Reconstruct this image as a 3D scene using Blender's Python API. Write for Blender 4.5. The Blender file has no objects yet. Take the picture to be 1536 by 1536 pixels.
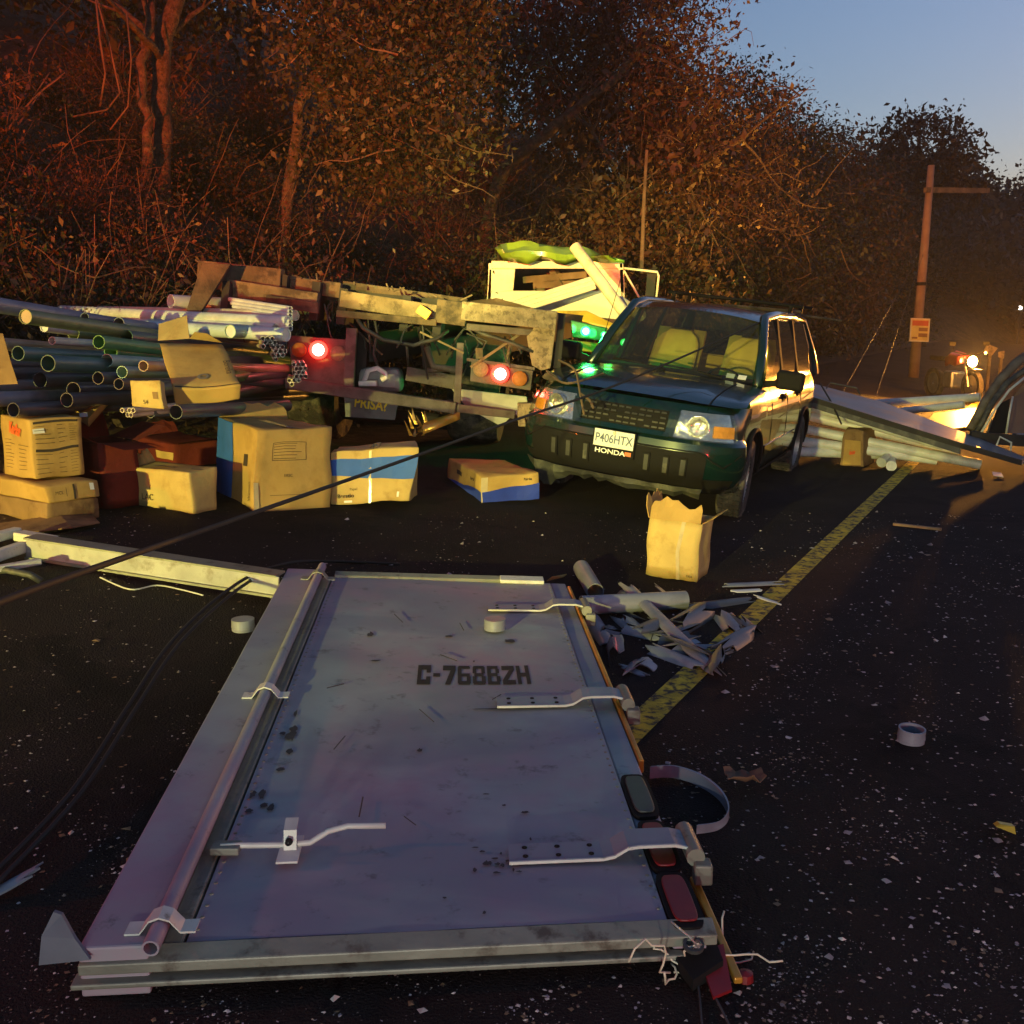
import bpy, bmesh, math, random
import numpy as np
from mathutils import Vector, Matrix, Euler, noise
R = math.radians
scene = bpy.context.scene
col = scene.collection
# ---------------------------------------------------------------- camera
PITCH = 10.8
CAM_H = 1.6
cd = bpy.data.cameras.new('camera'); cam = bpy.data.objects.new('camera', cd); col.objects.link(cam)
cam.location = (0, 0, CAM_H); cam.rotation_euler = (R(90 - PITCH), 0, 0)
cd.sensor_width = 36; cd.lens = 36; cd.clip_start = .05; cd.clip_end = 2000
scene.camera = cam
# ---------------------------------------------------------------- dusk sky
world = bpy.data.worlds.new('World'); scene.world = world; world.use_nodes = True
wn = world.node_tree.nodes; wl = world.node_tree.links
sky = wn.new('ShaderNodeTexSky'); sky.sky_type = 'NISHITA'; sky.sun_disc = False
sky.sun_elevation = R(.4); sky.sun_rotation = R(58); sky.air_density = 1.0; sky.dust_density = 1.8; sky.ozone_density = 2.5
tint = wn.new('ShaderNodeMix'); tint.data_type = 'RGBA'; tint.blend_type = 'MULTIPLY'; tint.inputs[0].default_value = 1; tint.inputs[7].default_value = (1.12, 1.06, 1.10, 1)
wl.new(sky.outputs[0], tint.inputs[6]); wl.new(tint.outputs[2], wn['Background'].inputs[0]); wn['Background'].inputs[1].default_value = .15
# faint last light of the sun, below the trees
sd = bpy.data.lights.new('sun', 'SUN'); sd.energy = .01; sd.angle = R(15); sd.color = (1, .8, .65)
so = bpy.data.objects.new('sun', sd); col.objects.link(so); so.rotation_euler = (R(89), 0, R(-58 + 180))
scene.view_settings.view_transform = 'Standard'; scene.view_settings.look = 'None'
scene.view_settings.exposure = 2.0; scene.view_settings.gamma = 1; scene.view_settings.use_curve_mapping = False
scene.render.engine = 'CYCLES'

def lamp(name, kind, loc, energy, color, aim=None, size=60, blend=.5, radius=.06):
    d = bpy.data.lights.new(name, kind); d.energy = energy; d.color = color; d.shadow_soft_size = radius
    if kind == 'SPOT': d.spot_size = R(size); d.spot_blend = blend
    o = bpy.data.objects.new(name, d); col.objects.link(o); o.location = loc
    if aim is not None: o.rotation_euler = (Vector(aim) - Vector(loc)).to_track_quat('-Z', 'Y').to_euler()
    return o
# headlights of the vehicles parked behind the camera on the road, and the red beacon of the rescue car
KEY = (1, .87, .20)
lamp('headlight', 'SPOT', (-6.6, -2.6, 1.0), 1500, KEY, (-2.0, 8, 1.3), 46, .9)
lamp('headlight', 'SPOT', (-3.4, -3.6, 1.65), 1500, KEY, (1.8, 9.6, 1.25), 22, .8)
lamp('work_lamp', 'SPOT', (-4.0, -3.6, 3.0), 6000, KEY, (.75, 14.2, 2.3), 11, .6)
lamp('headlight', 'SPOT', (-1.2, -5.0, .62), 130, (1, .98, .85), (1.2, 6, .3), 56, .6, .05)
lamp('headlight', 'SPOT', (.2, -5.0, .62), 150, (1, .98, .85), (2.8, 6, .3), 56, .6, .05)
lamp('brake_light', 'POINT', (4.2, -2.6, .85), 70, (1, .035, .04), radius=.08)
lamp('beacon', 'POINT', (-6.2, 2.6, 1.9), 90, (1, .14, .015), radius=.1)
lamp('light_bar', 'SPOT', (-6.2, -3.0, 2.3), 6500, (1, .115, .01), (-1.8, 14, 3.9), 74, .8, .1).scale = (1, .21, 1)
# ---------------------------------------------------------------- pixel <-> world (1536 px frame of the photo)
CP, SP = math.cos(R(PITCH)), math.sin(R(PITCH))
RH = R(28); UD = (math.sin(RH), math.cos(RH)); VD = (-math.cos(RH), math.sin(RH))
def uv(x, y): return x * UD[0] + y * UD[1], x * VD[0] + y * VD[1]
def xy(u, v): return u * UD[0] + v * VD[0], u * UD[1] + v * VD[1]
def vbank(u):
    b = 7.3 + .02 * max(min(u, 40), -20)
    if u > 46: b -= ((u - 46) / 9) ** 2
    return max(b, -60)
def base_z(v): return .117 * (min(max(v, 2), 5) - 2) + .02 * max(0, min(v, 12) - 5)
def bank_z(u, v):
    t = v - vbank(u)
    if t <= 0: return base_z(v)
    b = .75 * min(t, 5) + .55 * max(0, min(t - 5, 14)) + .25 * max(0, t - 19)
    if u > 44: b *= max(.42, 1 - (u - 44) * .02)
    n = noise.noise((u * .35, v * .35, 3)) * .7 + noise.noise((u * .9, v * .9, 9)) * .3
    return base_z(v) + b + n * min(t * .5, 1.0)
def gz(x, y): u, v = uv(x, y); return bank_z(u, v)
def ray(px, py):
    a, b = (px - 768) / 1536, (768 - py) / 1536
    return Vector((a, CP + b * SP, -SP + b * CP))
def W(px, py, Y):
    r = ray(px, py); return Vector((0, 0, CAM_H)) + r * (Y / r.y)
def G(px, py, h=0.0):
    r = ray(px, py); t = .5
    while t < 300:
        p = Vector((0, 0, CAM_H)) + r * t
        if p.z <= gz(p.x, p.y) + h:
            lo, hi = t - .1, t
            for _ in range(20):
                m = (lo + hi) / 2; p = Vector((0, 0, CAM_H)) + r * m
                if p.z <= gz(p.x, p.y) + h: hi = m
                else: lo = m
            return Vector((0, 0, CAM_H)) + r * hi
        t += .1
    return p
def pix(p):
    d = p[1] * CP - (p[2] - CAM_H) * SP
    return 768 + 1536 * p[0] / d, 768 - 1536 * (p[1] * SP + (p[2] - CAM_H) * CP) / d
# ---------------------------------------------------------------- materials
MATS = {}
def mat(name, c=(.5, .5, .5), rough=.6, metal=0, var=.15, vs=6.0, bump=.0, bs=60.0, c2=None, c2s=3.0, c2t=(.5, .62), emit=None, es=0, coat=0, spec=.5, detail=6):
    if name in MATS: return MATS[name]
    m = bpy.data.materials.new(name); m.use_nodes = True; nt = m.node_tree; n = nt.nodes; l = nt.links
    p = n['Principled BSDF']
    p.inputs['Roughness'].default_value = rough; p.inputs['Metallic'].default_value = metal
    p.inputs['Coat Weight'].default_value = coat; p.inputs['Specular IOR Level'].default_value = spec
    tc = n.new('ShaderNodeTexCoord')
    no = n.new('ShaderNodeTexNoise'); no.inputs['Scale'].default_value = vs; no.inputs['Detail'].default_value = detail
    l.new(tc.outputs['Object'], no.inputs['Vector'])
    cr = n.new('ShaderNodeValToRGB'); l.new(no.outputs['Fac'], cr.inputs['Fac'])
    cr.color_ramp.elements[0].position = .3; cr.color_ramp.elements[1].position = .7
    cr.color_ramp.elements[0].color = (*[max(0, x * (1 - var)) for x in c], 1)
    cr.color_ramp.elements[1].color = (*[min(1, x * (1 + var)) for x in c], 1)
    out = cr.outputs[0]
    if c2:
        n2 = n.new('ShaderNodeTexNoise'); n2.inputs['Scale'].default_value = c2s; n2.inputs['Detail'].default_value = 8; n2.inputs['Roughness'].default_value = .65
        l.new(tc.outputs['Object'], n2.inputs['Vector'])
        mr = n.new('ShaderNodeMapRange'); mr.inputs[1].default_value = c2t[0]; mr.inputs[2].default_value = c2t[1]; l.new(n2.outputs['Fac'], mr.inputs[0])
        mx = n.new('ShaderNodeMix'); mx.data_type = 'RGBA'; l.new(mr.outputs[0], mx.inputs[0]); l.new(out, mx.inputs[6]); mx.inputs[7].default_value = (*c2, 1); out = mx.outputs[2]
    l.new(out, p.inputs['Base Color'])
    if bump:
        nb = n.new('ShaderNodeTexNoise'); nb.inputs['Scale'].default_value = bs; nb.inputs['Detail'].default_value = 5
        l.new(tc.outputs['Object'], nb.inputs['Vector'])
        b = n.new('ShaderNodeBump'); b.inputs['Strength'].default_value = bump; b.inputs['Distance'].default_value = .02
        l.new(nb.outputs['Fac'], b.inputs['Height']); l.new(b.outputs[0], p.inputs['Normal'])
    if emit: p.inputs['Emission Color'].default_value = (*emit, 1); p.inputs['Emission Strength'].default_value = es
    MATS[name] = m; return m
def glass_mat(name, tint=(.8, .85, .82), gl=.02):
    if name in MATS: return MATS[name]
    m = bpy.data.materials.new(name); m.use_nodes = True; nt = m.node_tree; n = nt.nodes; l = nt.links
    n.remove(n['Principled BSDF'])
    t = n.new('ShaderNodeBsdfTransparent'); t.inputs[0].default_value = (*tint, 1)
    g = n.new('ShaderNodeBsdfGlossy'); g.inputs['Roughness'].default_value = .04
    lw = n.new('ShaderNodeLayerWeight'); lw.inputs[0].default_value = .5
    pw = n.new('ShaderNodeMath'); pw.operation = 'POWER'; pw.inputs[1].default_value = 4; l.new(lw.outputs['Facing'], pw.inputs[0])
    f = n.new('ShaderNodeMath'); f.operation = 'MULTIPLY_ADD'; f.inputs[1].default_value = .9; f.inputs[2].default_value = .045; l.new(pw.outputs[0], f.inputs[0])
    mx = n.new('ShaderNodeMixShader'); l.new(f.outputs[0], mx.inputs[0]); l.new(t.outputs[0], mx.inputs[1]); l.new(g.outputs[0], mx.inputs[2])
    # thin film of dust
    d = n.new('ShaderNodeBsdfDiffuse'); d.inputs[0].default_value = (.35, .33, .28, 1)
    m2 = n.new('ShaderNodeMixShader'); m2.inputs[0].default_value = gl; l.new(mx.outputs[0], m2.inputs[1]); l.new(d.outputs[0], m2.inputs[2])
    l.new(m2.outputs[0], n['Material Output'].inputs[0]); MATS[name] = m; return m
def leaf_mat(name, cols, rough=.55, trans=.25):
    if name in MATS: return MATS[name]
    m = bpy.data.materials.new(name); m.use_nodes = True; nt = m.node_tree; n = nt.nodes; l = nt.links
    p = n['Principled BSDF']; p.inputs['Roughness'].default_value = rough
    a = n.new('ShaderNodeAttribute'); a.attribute_name = 'tone'
    cr = n.new('ShaderNodeValToRGB'); l.new(a.outputs['Fac'], cr.inputs['Fac'])
    els = cr.color_ramp.elements
    while len(els) < len(cols): els.new(.5)
    for i, c in enumerate(cols): els[i].position = i / (len(cols) - 1); els[i].color = (*c, 1)
    l.new(cr.outputs[0], p.inputs['Base Color'])
    tr = n.new('ShaderNodeBsdfTranslucent'); l.new(cr.outputs[0], tr.inputs[0])
    mx = n.new('ShaderNodeMixShader'); mx.inputs[0].default_value = trans; l.new(p.outputs[0], mx.inputs[1]); l.new(tr.outputs[0], mx.inputs[2])
    l.new(mx.outputs[0], n['Material Output'].inputs[0]); MATS[name] = m; return m
# ---------------------------------------------------------------- mesh builder
def basis(d, up=Vector((0, 0, 1))):
    d = d.normalized(); s = d.cross(up)
    if s.length < 1e-4: s = d.cross(Vector((1, 0, 0)))
    s.normalize(); return s, s.cross(d).normalized()
class MB:
    def __init__(s): s.v = []; s.f = []
    def add(s, vs, fs):
        k = len(s.v); s.v += [tuple(v) for v in vs]; s.f += [tuple(i + k for i in f) for f in fs]; return s
    def hexa(s, c):   # 8 corners: bottom 0-3 ccw, top 4-7
        return s.add(c, [(3, 2, 1, 0), (4, 5, 6, 7), (0, 1, 5, 4), (1, 2, 6, 5), (2, 3, 7, 6), (3, 0, 4, 7)])
    def box(s, c, d, M=None):
        c = Vector(c); x, y, z = d[0] / 2, d[1] / 2, d[2] / 2
        q = [(-x, -y, -z), (x, -y, -z), (x, y, -z), (-x, y, -z), (-x, -y, z), (x, -y, z), (x, y, z), (-x, y, z)]
        return s.hexa([(M @ Vector(a) if M else Vector(a)) + c for a in q])
    def beam(s, a, b, w, h, up=Vector((0, 0, 1)), w2=None, h2=None):
        a, b = Vector(a), Vector(b); sd, u = basis(b - a, up)
        w2 = w if w2 is None else w2; h2 = h if h2 is None else h2
        P = lambda p, i, j, w, h: p + sd * (i * w / 2) + u * (j * h / 2)
        return s.hexa([P(a, -1, -1, w, h), P(a, 1, -1, w, h), P(b, 1, -1, w2, h2), P(b, -1, -1, w2, h2), P(a, -1, 1, w, h), P(a, 1, 1, w, h), P(b, 1, 1, w2, h2), P(b, -1, 1, w2, h2)])
    def tube(s, pts, r, n=8, cap=True):
        pts = [Vector(p) for p in pts]; k = len(s.v); m = len(pts)
        u = None
        for i, p in enumerate(pts):
            t = (pts[min(i + 1, m - 1)] - pts[max(i - 1, 0)]).normalized()
            if u is None: sd, u = basis(t)
            else:
                u = (u - t * u.dot(t))
                u = u.normalized() if u.length > 1e-5 else basis(t)[1]
                sd = t.cross(u)
            rr = r[i] if isinstance(r, (list, tuple)) else r
            for j in range(n):
                a = 2 * math.pi * j / n; s.v.append(tuple(p + (sd * math.cos(a) + u * math.sin(a)) * rr))
        for i in range(m - 1):
            for j in range(n):
                s.f.append((k + i * n + j, k + i * n + (j + 1) % n, k + (i + 1) * n + (j + 1) % n, k + (i + 1) * n + j))
        if cap:
            s.f.append(tuple(k + j for j in reversed(range(n)))); s.f.append(tuple(k + (m - 1) * n + j for j in range(n)))
        return s
    def pipe(s, a, b, ro, ri, n=20):
        a, b = Vector(a), Vector(b); sd, u = basis(b - a); k = len(s.v)
        for p, r in ((a, ro), (b, ro), (b, ri), (a, ri)):
            for j in range(n):
                t = 2 * math.pi * j / n; s.v.append(tuple(p + (sd * math.cos(t) + u * math.sin(t)) * r))
        for q in range(4):
            for j in range(n):
                A, B = k + q * n, k + ((q + 1) % 4) * n
                s.f.append((A + j, A + (j + 1) % n, B + (j + 1) % n, B + j))
        return s
    def lathe(s, prof, o, ax, n=24):   # prof: (radius, height along ax)
        o = Vector(o); ax = Vector(ax).normalized(); sd, u = basis(ax); k = len(s.v)
        for r, h in prof:
            for j in range(n):
                t = 2 * math.pi * j / n; s.v.append(tuple(o + ax * h + (sd * math.cos(t) + u * math.sin(t)) * r))
        for i in range(len(prof) - 1):
            for j in range(n):
                s.f.append((k + i * n + j, k + i * n + (j + 1) % n, k + (i + 1) * n + (j + 1) % n, k + (i + 1) * n + j))
        return s
    def grid(s, rows):
        k = len(s.v); w = len(rows[0])
        for r in rows: s.v += [tuple(p) for p in r]
        for i in range(len(rows) - 1):
            for j in range(w - 1):
                s.f.append((k + i * w + j, k + i * w + j + 1, k + (i + 1) * w + j + 1, k + (i + 1) * w + j))
        return s
    def slab(s, rows, off):   # closed thick sheet: rows grid + offset vector(s)
        off = Vector(off); h, w = len(rows), len(rows[0]); k = len(s.v); n = h * w
        s.grid(rows); k2 = len(s.v)
        for r in rows: s.v += [tuple(Vector(p) + off) for p in r]
        for i in range(h - 1):
            for j in range(w - 1):
                s.f.append((k2 + i * w + j, k2 + (i + 1) * w + j, k2 + (i + 1) * w + j + 1, k2 + i * w + j + 1))
        rim = [j for j in range(w)] + [i * w + w - 1 for i in range(1, h)] + [(h - 1) * w + j for j in range(w - 2, -1, -1)] + [i * w for i in range(h - 2, 0, -1)]
        for a, b in zip(rim, rim[1:] + rim[:1]): s.f.append((k + b, k + a, k2 + a, k2 + b))
        return s
    def prism(s, poly, off):
        poly = [Vector(p) for p in poly]; off = Vector(off); n = len(poly); k = len(s.v)
        s.v += [tuple(p) for p in poly] + [tuple(p + off) for p in poly]
        s.f.append(tuple(k + i for i in reversed(range(n)))); s.f.append(tuple(k + n + i for i in range(n)))
        for i in range(n): s.f.append((k + i, k + (i + 1) % n, k + n + (i + 1) % n, k + n + i))
        return s
    def build(s, name, m, parent=None, smooth=False, bevel=0, world=True, seg=2):
        me = bpy.data.meshes.new(name); me.from_pydata(s.v, [], s.f); me.materials.append(m)
        bm = bmesh.new(); bm.from_mesh(me); bmesh.ops.recalc_face_normals(bm, faces=bm.faces[:]); bm.to_mesh(me); bm.free()
        if smooth:
            me.polygons.foreach_set('use_smooth', [True] * len(me.polygons))
            if smooth != 'all': me.set_sharp_from_angle(angle=R(smooth if smooth is not True else 40))
        o = bpy.data.objects.new(name, me); col.objects.link(o)
        if parent:
            o.parent = parent
            if world:
                pm = parent.matrix_basis.copy(); q = parent.parent
                while q: pm = q.matrix_basis @ parent.matrix_parent_inverse @ pm; parent = q; q = q.parent
                o.matrix_parent_inverse = pm.inverted()
        if bevel:
            b = o.modifiers.new('bevel', 'BEVEL'); b.width = bevel; b.segments = seg; b.limit_method = 'ANGLE'; b.angle_limit = R(50)
        return o
def thing(name, label, cat, loc=(0, 0, 0), rot=(0, 0, 0), group=None):
    o = bpy.data.objects.new(name, None); col.objects.link(o); o.empty_display_size = .2
    o.location = loc; o.rotation_euler = rot
    return tag(o, label, cat, group)
def tag(o, label, cat, group=None):
    o['label'] = label; o['category'] = cat
    if group: o['group'] = group
    return o
def kind(o, k): o['kind'] = k; return o
def copy_tree(o, parent=None):
    c = o.copy(); col.objects.link(c)
    if parent: c.parent = parent
    for ch in [k for k in o.children]: copy_tree(ch, c)
    return c
def text_mesh(name, body, m, size, M, parent=None, off=.0, sx=1.0, align='CENTER', world=True, space=1.0):
    cu = bpy.data.curves.new('t', 'FONT'); cu.body = body; cu.size = size; cu.align_x = align; cu.align_y = 'CENTER'; cu.offset = off; cu.space_character = space
    t = bpy.data.objects.new('t', cu); col.objects.link(t)
    me = bpy.data.meshes.new_from_object(t); bpy.data.objects.remove(t); bpy.data.curves.remove(cu)
    me.name = name
    me.transform(M @ Matrix.Diagonal((sx, 1, 1, 1))); me.materials.clear(); me.materials.append(m)
    o = bpy.data.objects.new(name, me); col.objects.link(o)
    if parent:
        o.parent = parent
        if world: o.matrix_parent_inverse = parent.matrix_basis.inverted()
    return o
def frame(o, x, y):   # 4x4 with local x along x, z along normal
    x = Vector(x).normalized(); z = x.cross(Vector(y)).normalized(); y = z.cross(x)
    return Matrix(((x.x, y.x, z.x, o[0]), (x.y, y.y, z.y, o[1]), (x.z, y.z, z.z, o[2]), (0, 0, 0, 1)))
# ================================================================ GROUND
rnd = random.Random(5); nr = np.random.RandomState(5)
def asphalt():
    m = mat('asphalt', (.014, .0125, .0125), .9, var=.45, vs=1.4, bump=.9, bs=120, c2=(.05, .044, .04), c2s=190, c2t=(.58, .68), spec=.15)
    nt = m.node_tree; n = nt.nodes; l = nt.links; p = n['Principled BSDF']; src = p.inputs['Base Color'].links[0].from_socket; tc = n.new('ShaderNodeTexCoord')
    for sc, lo, hi, amt, c in ((.55, .46, .66, .8, (.028, .020, .018)), (2.6, .5, .7, .7, (.027, .022, .020)), (.9, .56, .62, .8, (.006, .006, .007))):   # dust, grit and oil patches
        no = n.new('ShaderNodeTexNoise'); no.inputs['Scale'].default_value = sc; no.inputs['Detail'].default_value = 9; no.inputs['Roughness'].default_value = .68; no.inputs['Distortion'].default_value = .5; l.new(tc.outputs['Object'], no.inputs[0])
        mr = n.new('ShaderNodeMapRange'); mr.inputs[1].default_value = lo; mr.inputs[2].default_value = hi; mr.inputs[4].default_value = amt; l.new(no.outputs[0], mr.inputs[0])
        mx = n.new('ShaderNodeMix'); mx.data_type = 'RGBA'; l.new(mr.outputs[0], mx.inputs[0]); l.new(src, mx.inputs[6]); mx.inputs[7].default_value = (*c, 1); src = mx.outputs[2]
    l.new(src, p.inputs['Base Color']); return m
M_SOIL = mat('soil', (.055, .035, .022), .95, var=.5, vs=1.7, bump=1.0, bs=14, c2=(.10, .07, .04), c2s=5, spec=.2)
def sheet(us, vs, fz, name, m, smooth=True):
    b = MB(); b.grid([[(*xy(u, v), fz(u, v)) for v in vs] for u in us])
    return kind(b.build(name, m, smooth='all' if smooth else False), 'structure')
vr = [-220, -90, -40, -20, -10, -6] + [-5.8 + .2 * i for i in range(66)] + [8, 10, 14]
us_ = [-220, -100, -50, -20, -10] + [-6 + i for i in range(60)] + [58, 65, 75, 90, 120, 180, 320]
sheet(us_, vr, lambda u, v: base_z(v) - .012 - (0 if v < vbank(u) else .4), 'ground', M_SOIL)
road = sheet(us_, [-5.2, -3, 0, 1, 2] + [2.25 + .25 * i for i in range(13)] + [5.6], lambda u, v: base_z(v), 'road', asphalt())
hu = [-30, -20, -12] + [-8 + .6 * i for i in range(100)] + [54, 58, 62, 67, 73, 80, 88, 98, 110, 125, 145, 170]
ht = [-.8, -.3, 0] + [.3 + .45 * i for i in range(26)] + [12.6, 14, 16, 19, 24, 32, 45, 70]
b = MB(); b.grid([[(*xy(u, vbank(u) + t), bank_z(u, vbank(u) + t) - (.25 if t < 0 else 0) + .02) for t in ht] for u in hu])
kind(b.build('hillside', M_SOIL, smooth='all'), 'structure')
# painted centre line, worn, following the road surface
M_LINE = mat('line_paint', (.58, .40, .02), .8, var=.35, vs=9, c2=(.04, .03, .02), c2s=16, c2t=(.48, .58), bump=.3, bs=150)
b = MB(); w0 = 1.30
b.grid([[(*xy(u, v), base_z(v) + .004) for v in (w0, w0 + .04, w0 + .08, w0 + .125)] for u in [3.1 + .25 * i for i in range(140)]])
b.build('centre_line', M_LINE, road)
# ================================================================ PLANTS
def leaf_object(name, P, size, m, parent=None, seed=0, aspect=.45, droop=.35, world=True, up=None):
    r = np.random.RandomState(seed); n = len(P)
    d = r.normal(size=(n, 3)); d[:, 2] -= droop
    if up is not None: d = d * .35 + np.array(up)
    d /= np.linalg.norm(d, axis=1)[:, None]
    q = r.normal(size=(n, 3)); s = np.cross(d, q); s /= np.linalg.norm(s, axis=1)[:, None]
    nn = np.cross(d, s); L = size * np.clip(r.lognormal(-.1, .42, n), .35, 1.8)[:, None]
    V = np.stack([P, P + d * L * .45 + s * L * aspect / 2 + nn * L * .08, P + d * L, P + d * L * .45 - s * L * aspect / 2 + nn * L * .08], 1).reshape(-1, 3)
    me = bpy.data.meshes.new(name); me.vertices.add(4 * n); me.vertices.foreach_set('co', V.astype(np.float32).ravel())
    me.loops.add(4 * n); me.loops.foreach_set('vertex_index', np.arange(4 * n, dtype=np.int32))
    me.polygons.add(n); me.polygons.foreach_set('loop_start', np.arange(0, 4 * n, 4, dtype=np.int32)); me.polygons.foreach_set('loop_total', np.full(n, 4, dtype=np.int32))
    me.update(calc_edges=True)
    a = me.attributes.new('tone', 'FLOAT', 'FACE'); a.data.foreach_set('value', np.clip(r.beta(2, 2, n) + r.normal(size=n) * .1, 0, 1).astype(np.float32))
    me.materials.append(m); o = bpy.data.objects.new(name, me); col.objects.link(o)
    if parent:
        o.parent = parent
        if world: o.matrix_parent_inverse = parent.matrix_basis.inverted()
    return o
L_GREEN = leaf_mat('leaf_green', [(0.0158, 0.0302, 0.0058), (0.0288, 0.0446, 0.0086), (0.0432, 0.0504, 0.0130)])
L_MIX = leaf_mat('leaf_mixed', [(0.0216, 0.0288, 0.0065), (0.0396, 0.0346, 0.0101), (0.0612, 0.0374, 0.0130)])
L_DRY = leaf_mat('leaf_dry', [(0.0360, 0.0216, 0.0079), (0.0612, 0.0324, 0.0122), (0.0936, 0.0490, 0.0187)])
L_DARK = leaf_mat('leaf_dark', [(0.0086, 0.0173, 0.0058), (0.0173, 0.0230, 0.0079), (0.0274, 0.0288, 0.0115)])
M_BARK = mat('bark', (.075, .05, .032), .95, var=.6, vs=14, bump=1.0, bs=55, c2=(.03, .022, .016), c2s=22)
M_TWIG = mat('twig', (.10, .066, .04), .9, var=.4, vs=5)
def wiggle(p0, d, L, n, amp, r, sag=0.0):
    p = Vector(p0); d = Vector(d).normalized(); out = [p.copy()]
    for i in range(n):
        d = (d + Vector((r.gauss(0, amp), r.gauss(0, amp), r.gauss(0, amp) - sag))).normalized(); p = p + d * (L / n); out.append(p.copy())
    return out
def taper(a, b, n): return [a + (b - a) * i / (n - 1) for i in range(n)]
def make_shrub(seed, w, h, nl, size, m, ns, spread, droop=.2):
    r = random.Random(seed); q = np.random.RandomState(seed)
    root = thing('shrub', '', 'shrub')
    st = MB(); pts = []
    for i in range(ns):
        a = r.uniform(0, 6.28); d = (math.cos(a) * spread, math.sin(a) * spread, 1)
        L = h * r.uniform(.6, 1.15); path = wiggle((r.uniform(-.15, .15) * w, r.uniform(-.15, .15) * w, -.1), d, L, 6, .16, r, .02)
        st.tube(path, taper(.014, .004, 7), 4, False); pts += path[2:]
        for k in range(3):
            pp = path[r.randint(2, 5)]; sub = wiggle(pp, (r.gauss(0, 1), r.gauss(0, 1), r.uniform(0, .8)), L * .4, 4, .25, r)
            st.tube(sub, taper(.007, .002, 5), 3, False); pts += sub[1:] * 2
    kind(st.build('stems', M_TWIG, root), 'stuff')
    c = np.array([tuple(p) for p in pts]); P = c[q.randint(0, len(c), nl)] + q.normal(size=(nl, 3)) * .1 * w
    P[:, 2] = np.abs(P[:, 2])
    leaf_object('foliage', P, size, m, root, seed, .5, droop)
    return root
SH = [make_shrub(11, 1.5, 1.5, 5200, .058, L_GREEN, 12, .55), make_shrub(12, 1.6, 1.3, 4200, .062, L_MIX, 13, .7),
      make_shrub(13, 1.5, 1.6, 2400, .052, L_DRY, 26, .6), make_shrub(14, 1.3, 1.9, 4400, .055, L_MIX, 14, .35)]
SHL = ['dense green leafy shrub low on the roadside bank', 'broad olive shrub with drying leaves on the roadside bank',
       'dry twiggy brush with sparse brown leaves on the roadside bank', 'tall narrow leafy bush on the roadside bank']
SHG = ['green shrubs on the bank', 'olive shrubs on the bank', 'dry brush on the bank', 'tall bushes on the bank']
for s, L, g in zip(SH, SHL, SHG): s['label'] = L; s['group'] = g
used = [0] * 4
def shrub(k, u, t, sc, rz):
    o = SH[k] if not used[k] else copy_tree(SH[k]); used[k] += 1
    v = vbank(u) + t; x, y = xy(u, v)
    if -1.2 < x < 2.6 and 12.6 < y < 16.4: x -= 0; y = 17 + rnd.random()
    o.location = (x, y, gz(x, y) - .08); o.rotation_euler = (rnd.uniform(-.15, .15), rnd.uniform(-.15, .15), rz); o.scale = (sc, sc, sc * rnd.uniform(.85, 1.2))
for i in range(150):
    u = -2 + 42 * (i / 150) ** 1.15; t = rnd.choice([.3, .8, 1.5, 2.4, 3.4, 4.6, 6.0]) + rnd.uniform(-.4, .4)
    if u < 2.5 and t < 1: t += 1.2
    x, y = xy(u, vbank(u) + t)
    lf = x / max(y, 1) < -.25
    k = rnd.choice([2, 2, 2, 1, 3]) if lf else rnd.choice([0, 0, 1, 2, 3])
    shrub(k, u, t, rnd.uniform(.6, 1.05) * (1 + u * .012), rnd.uniform(0, 6.28))

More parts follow.
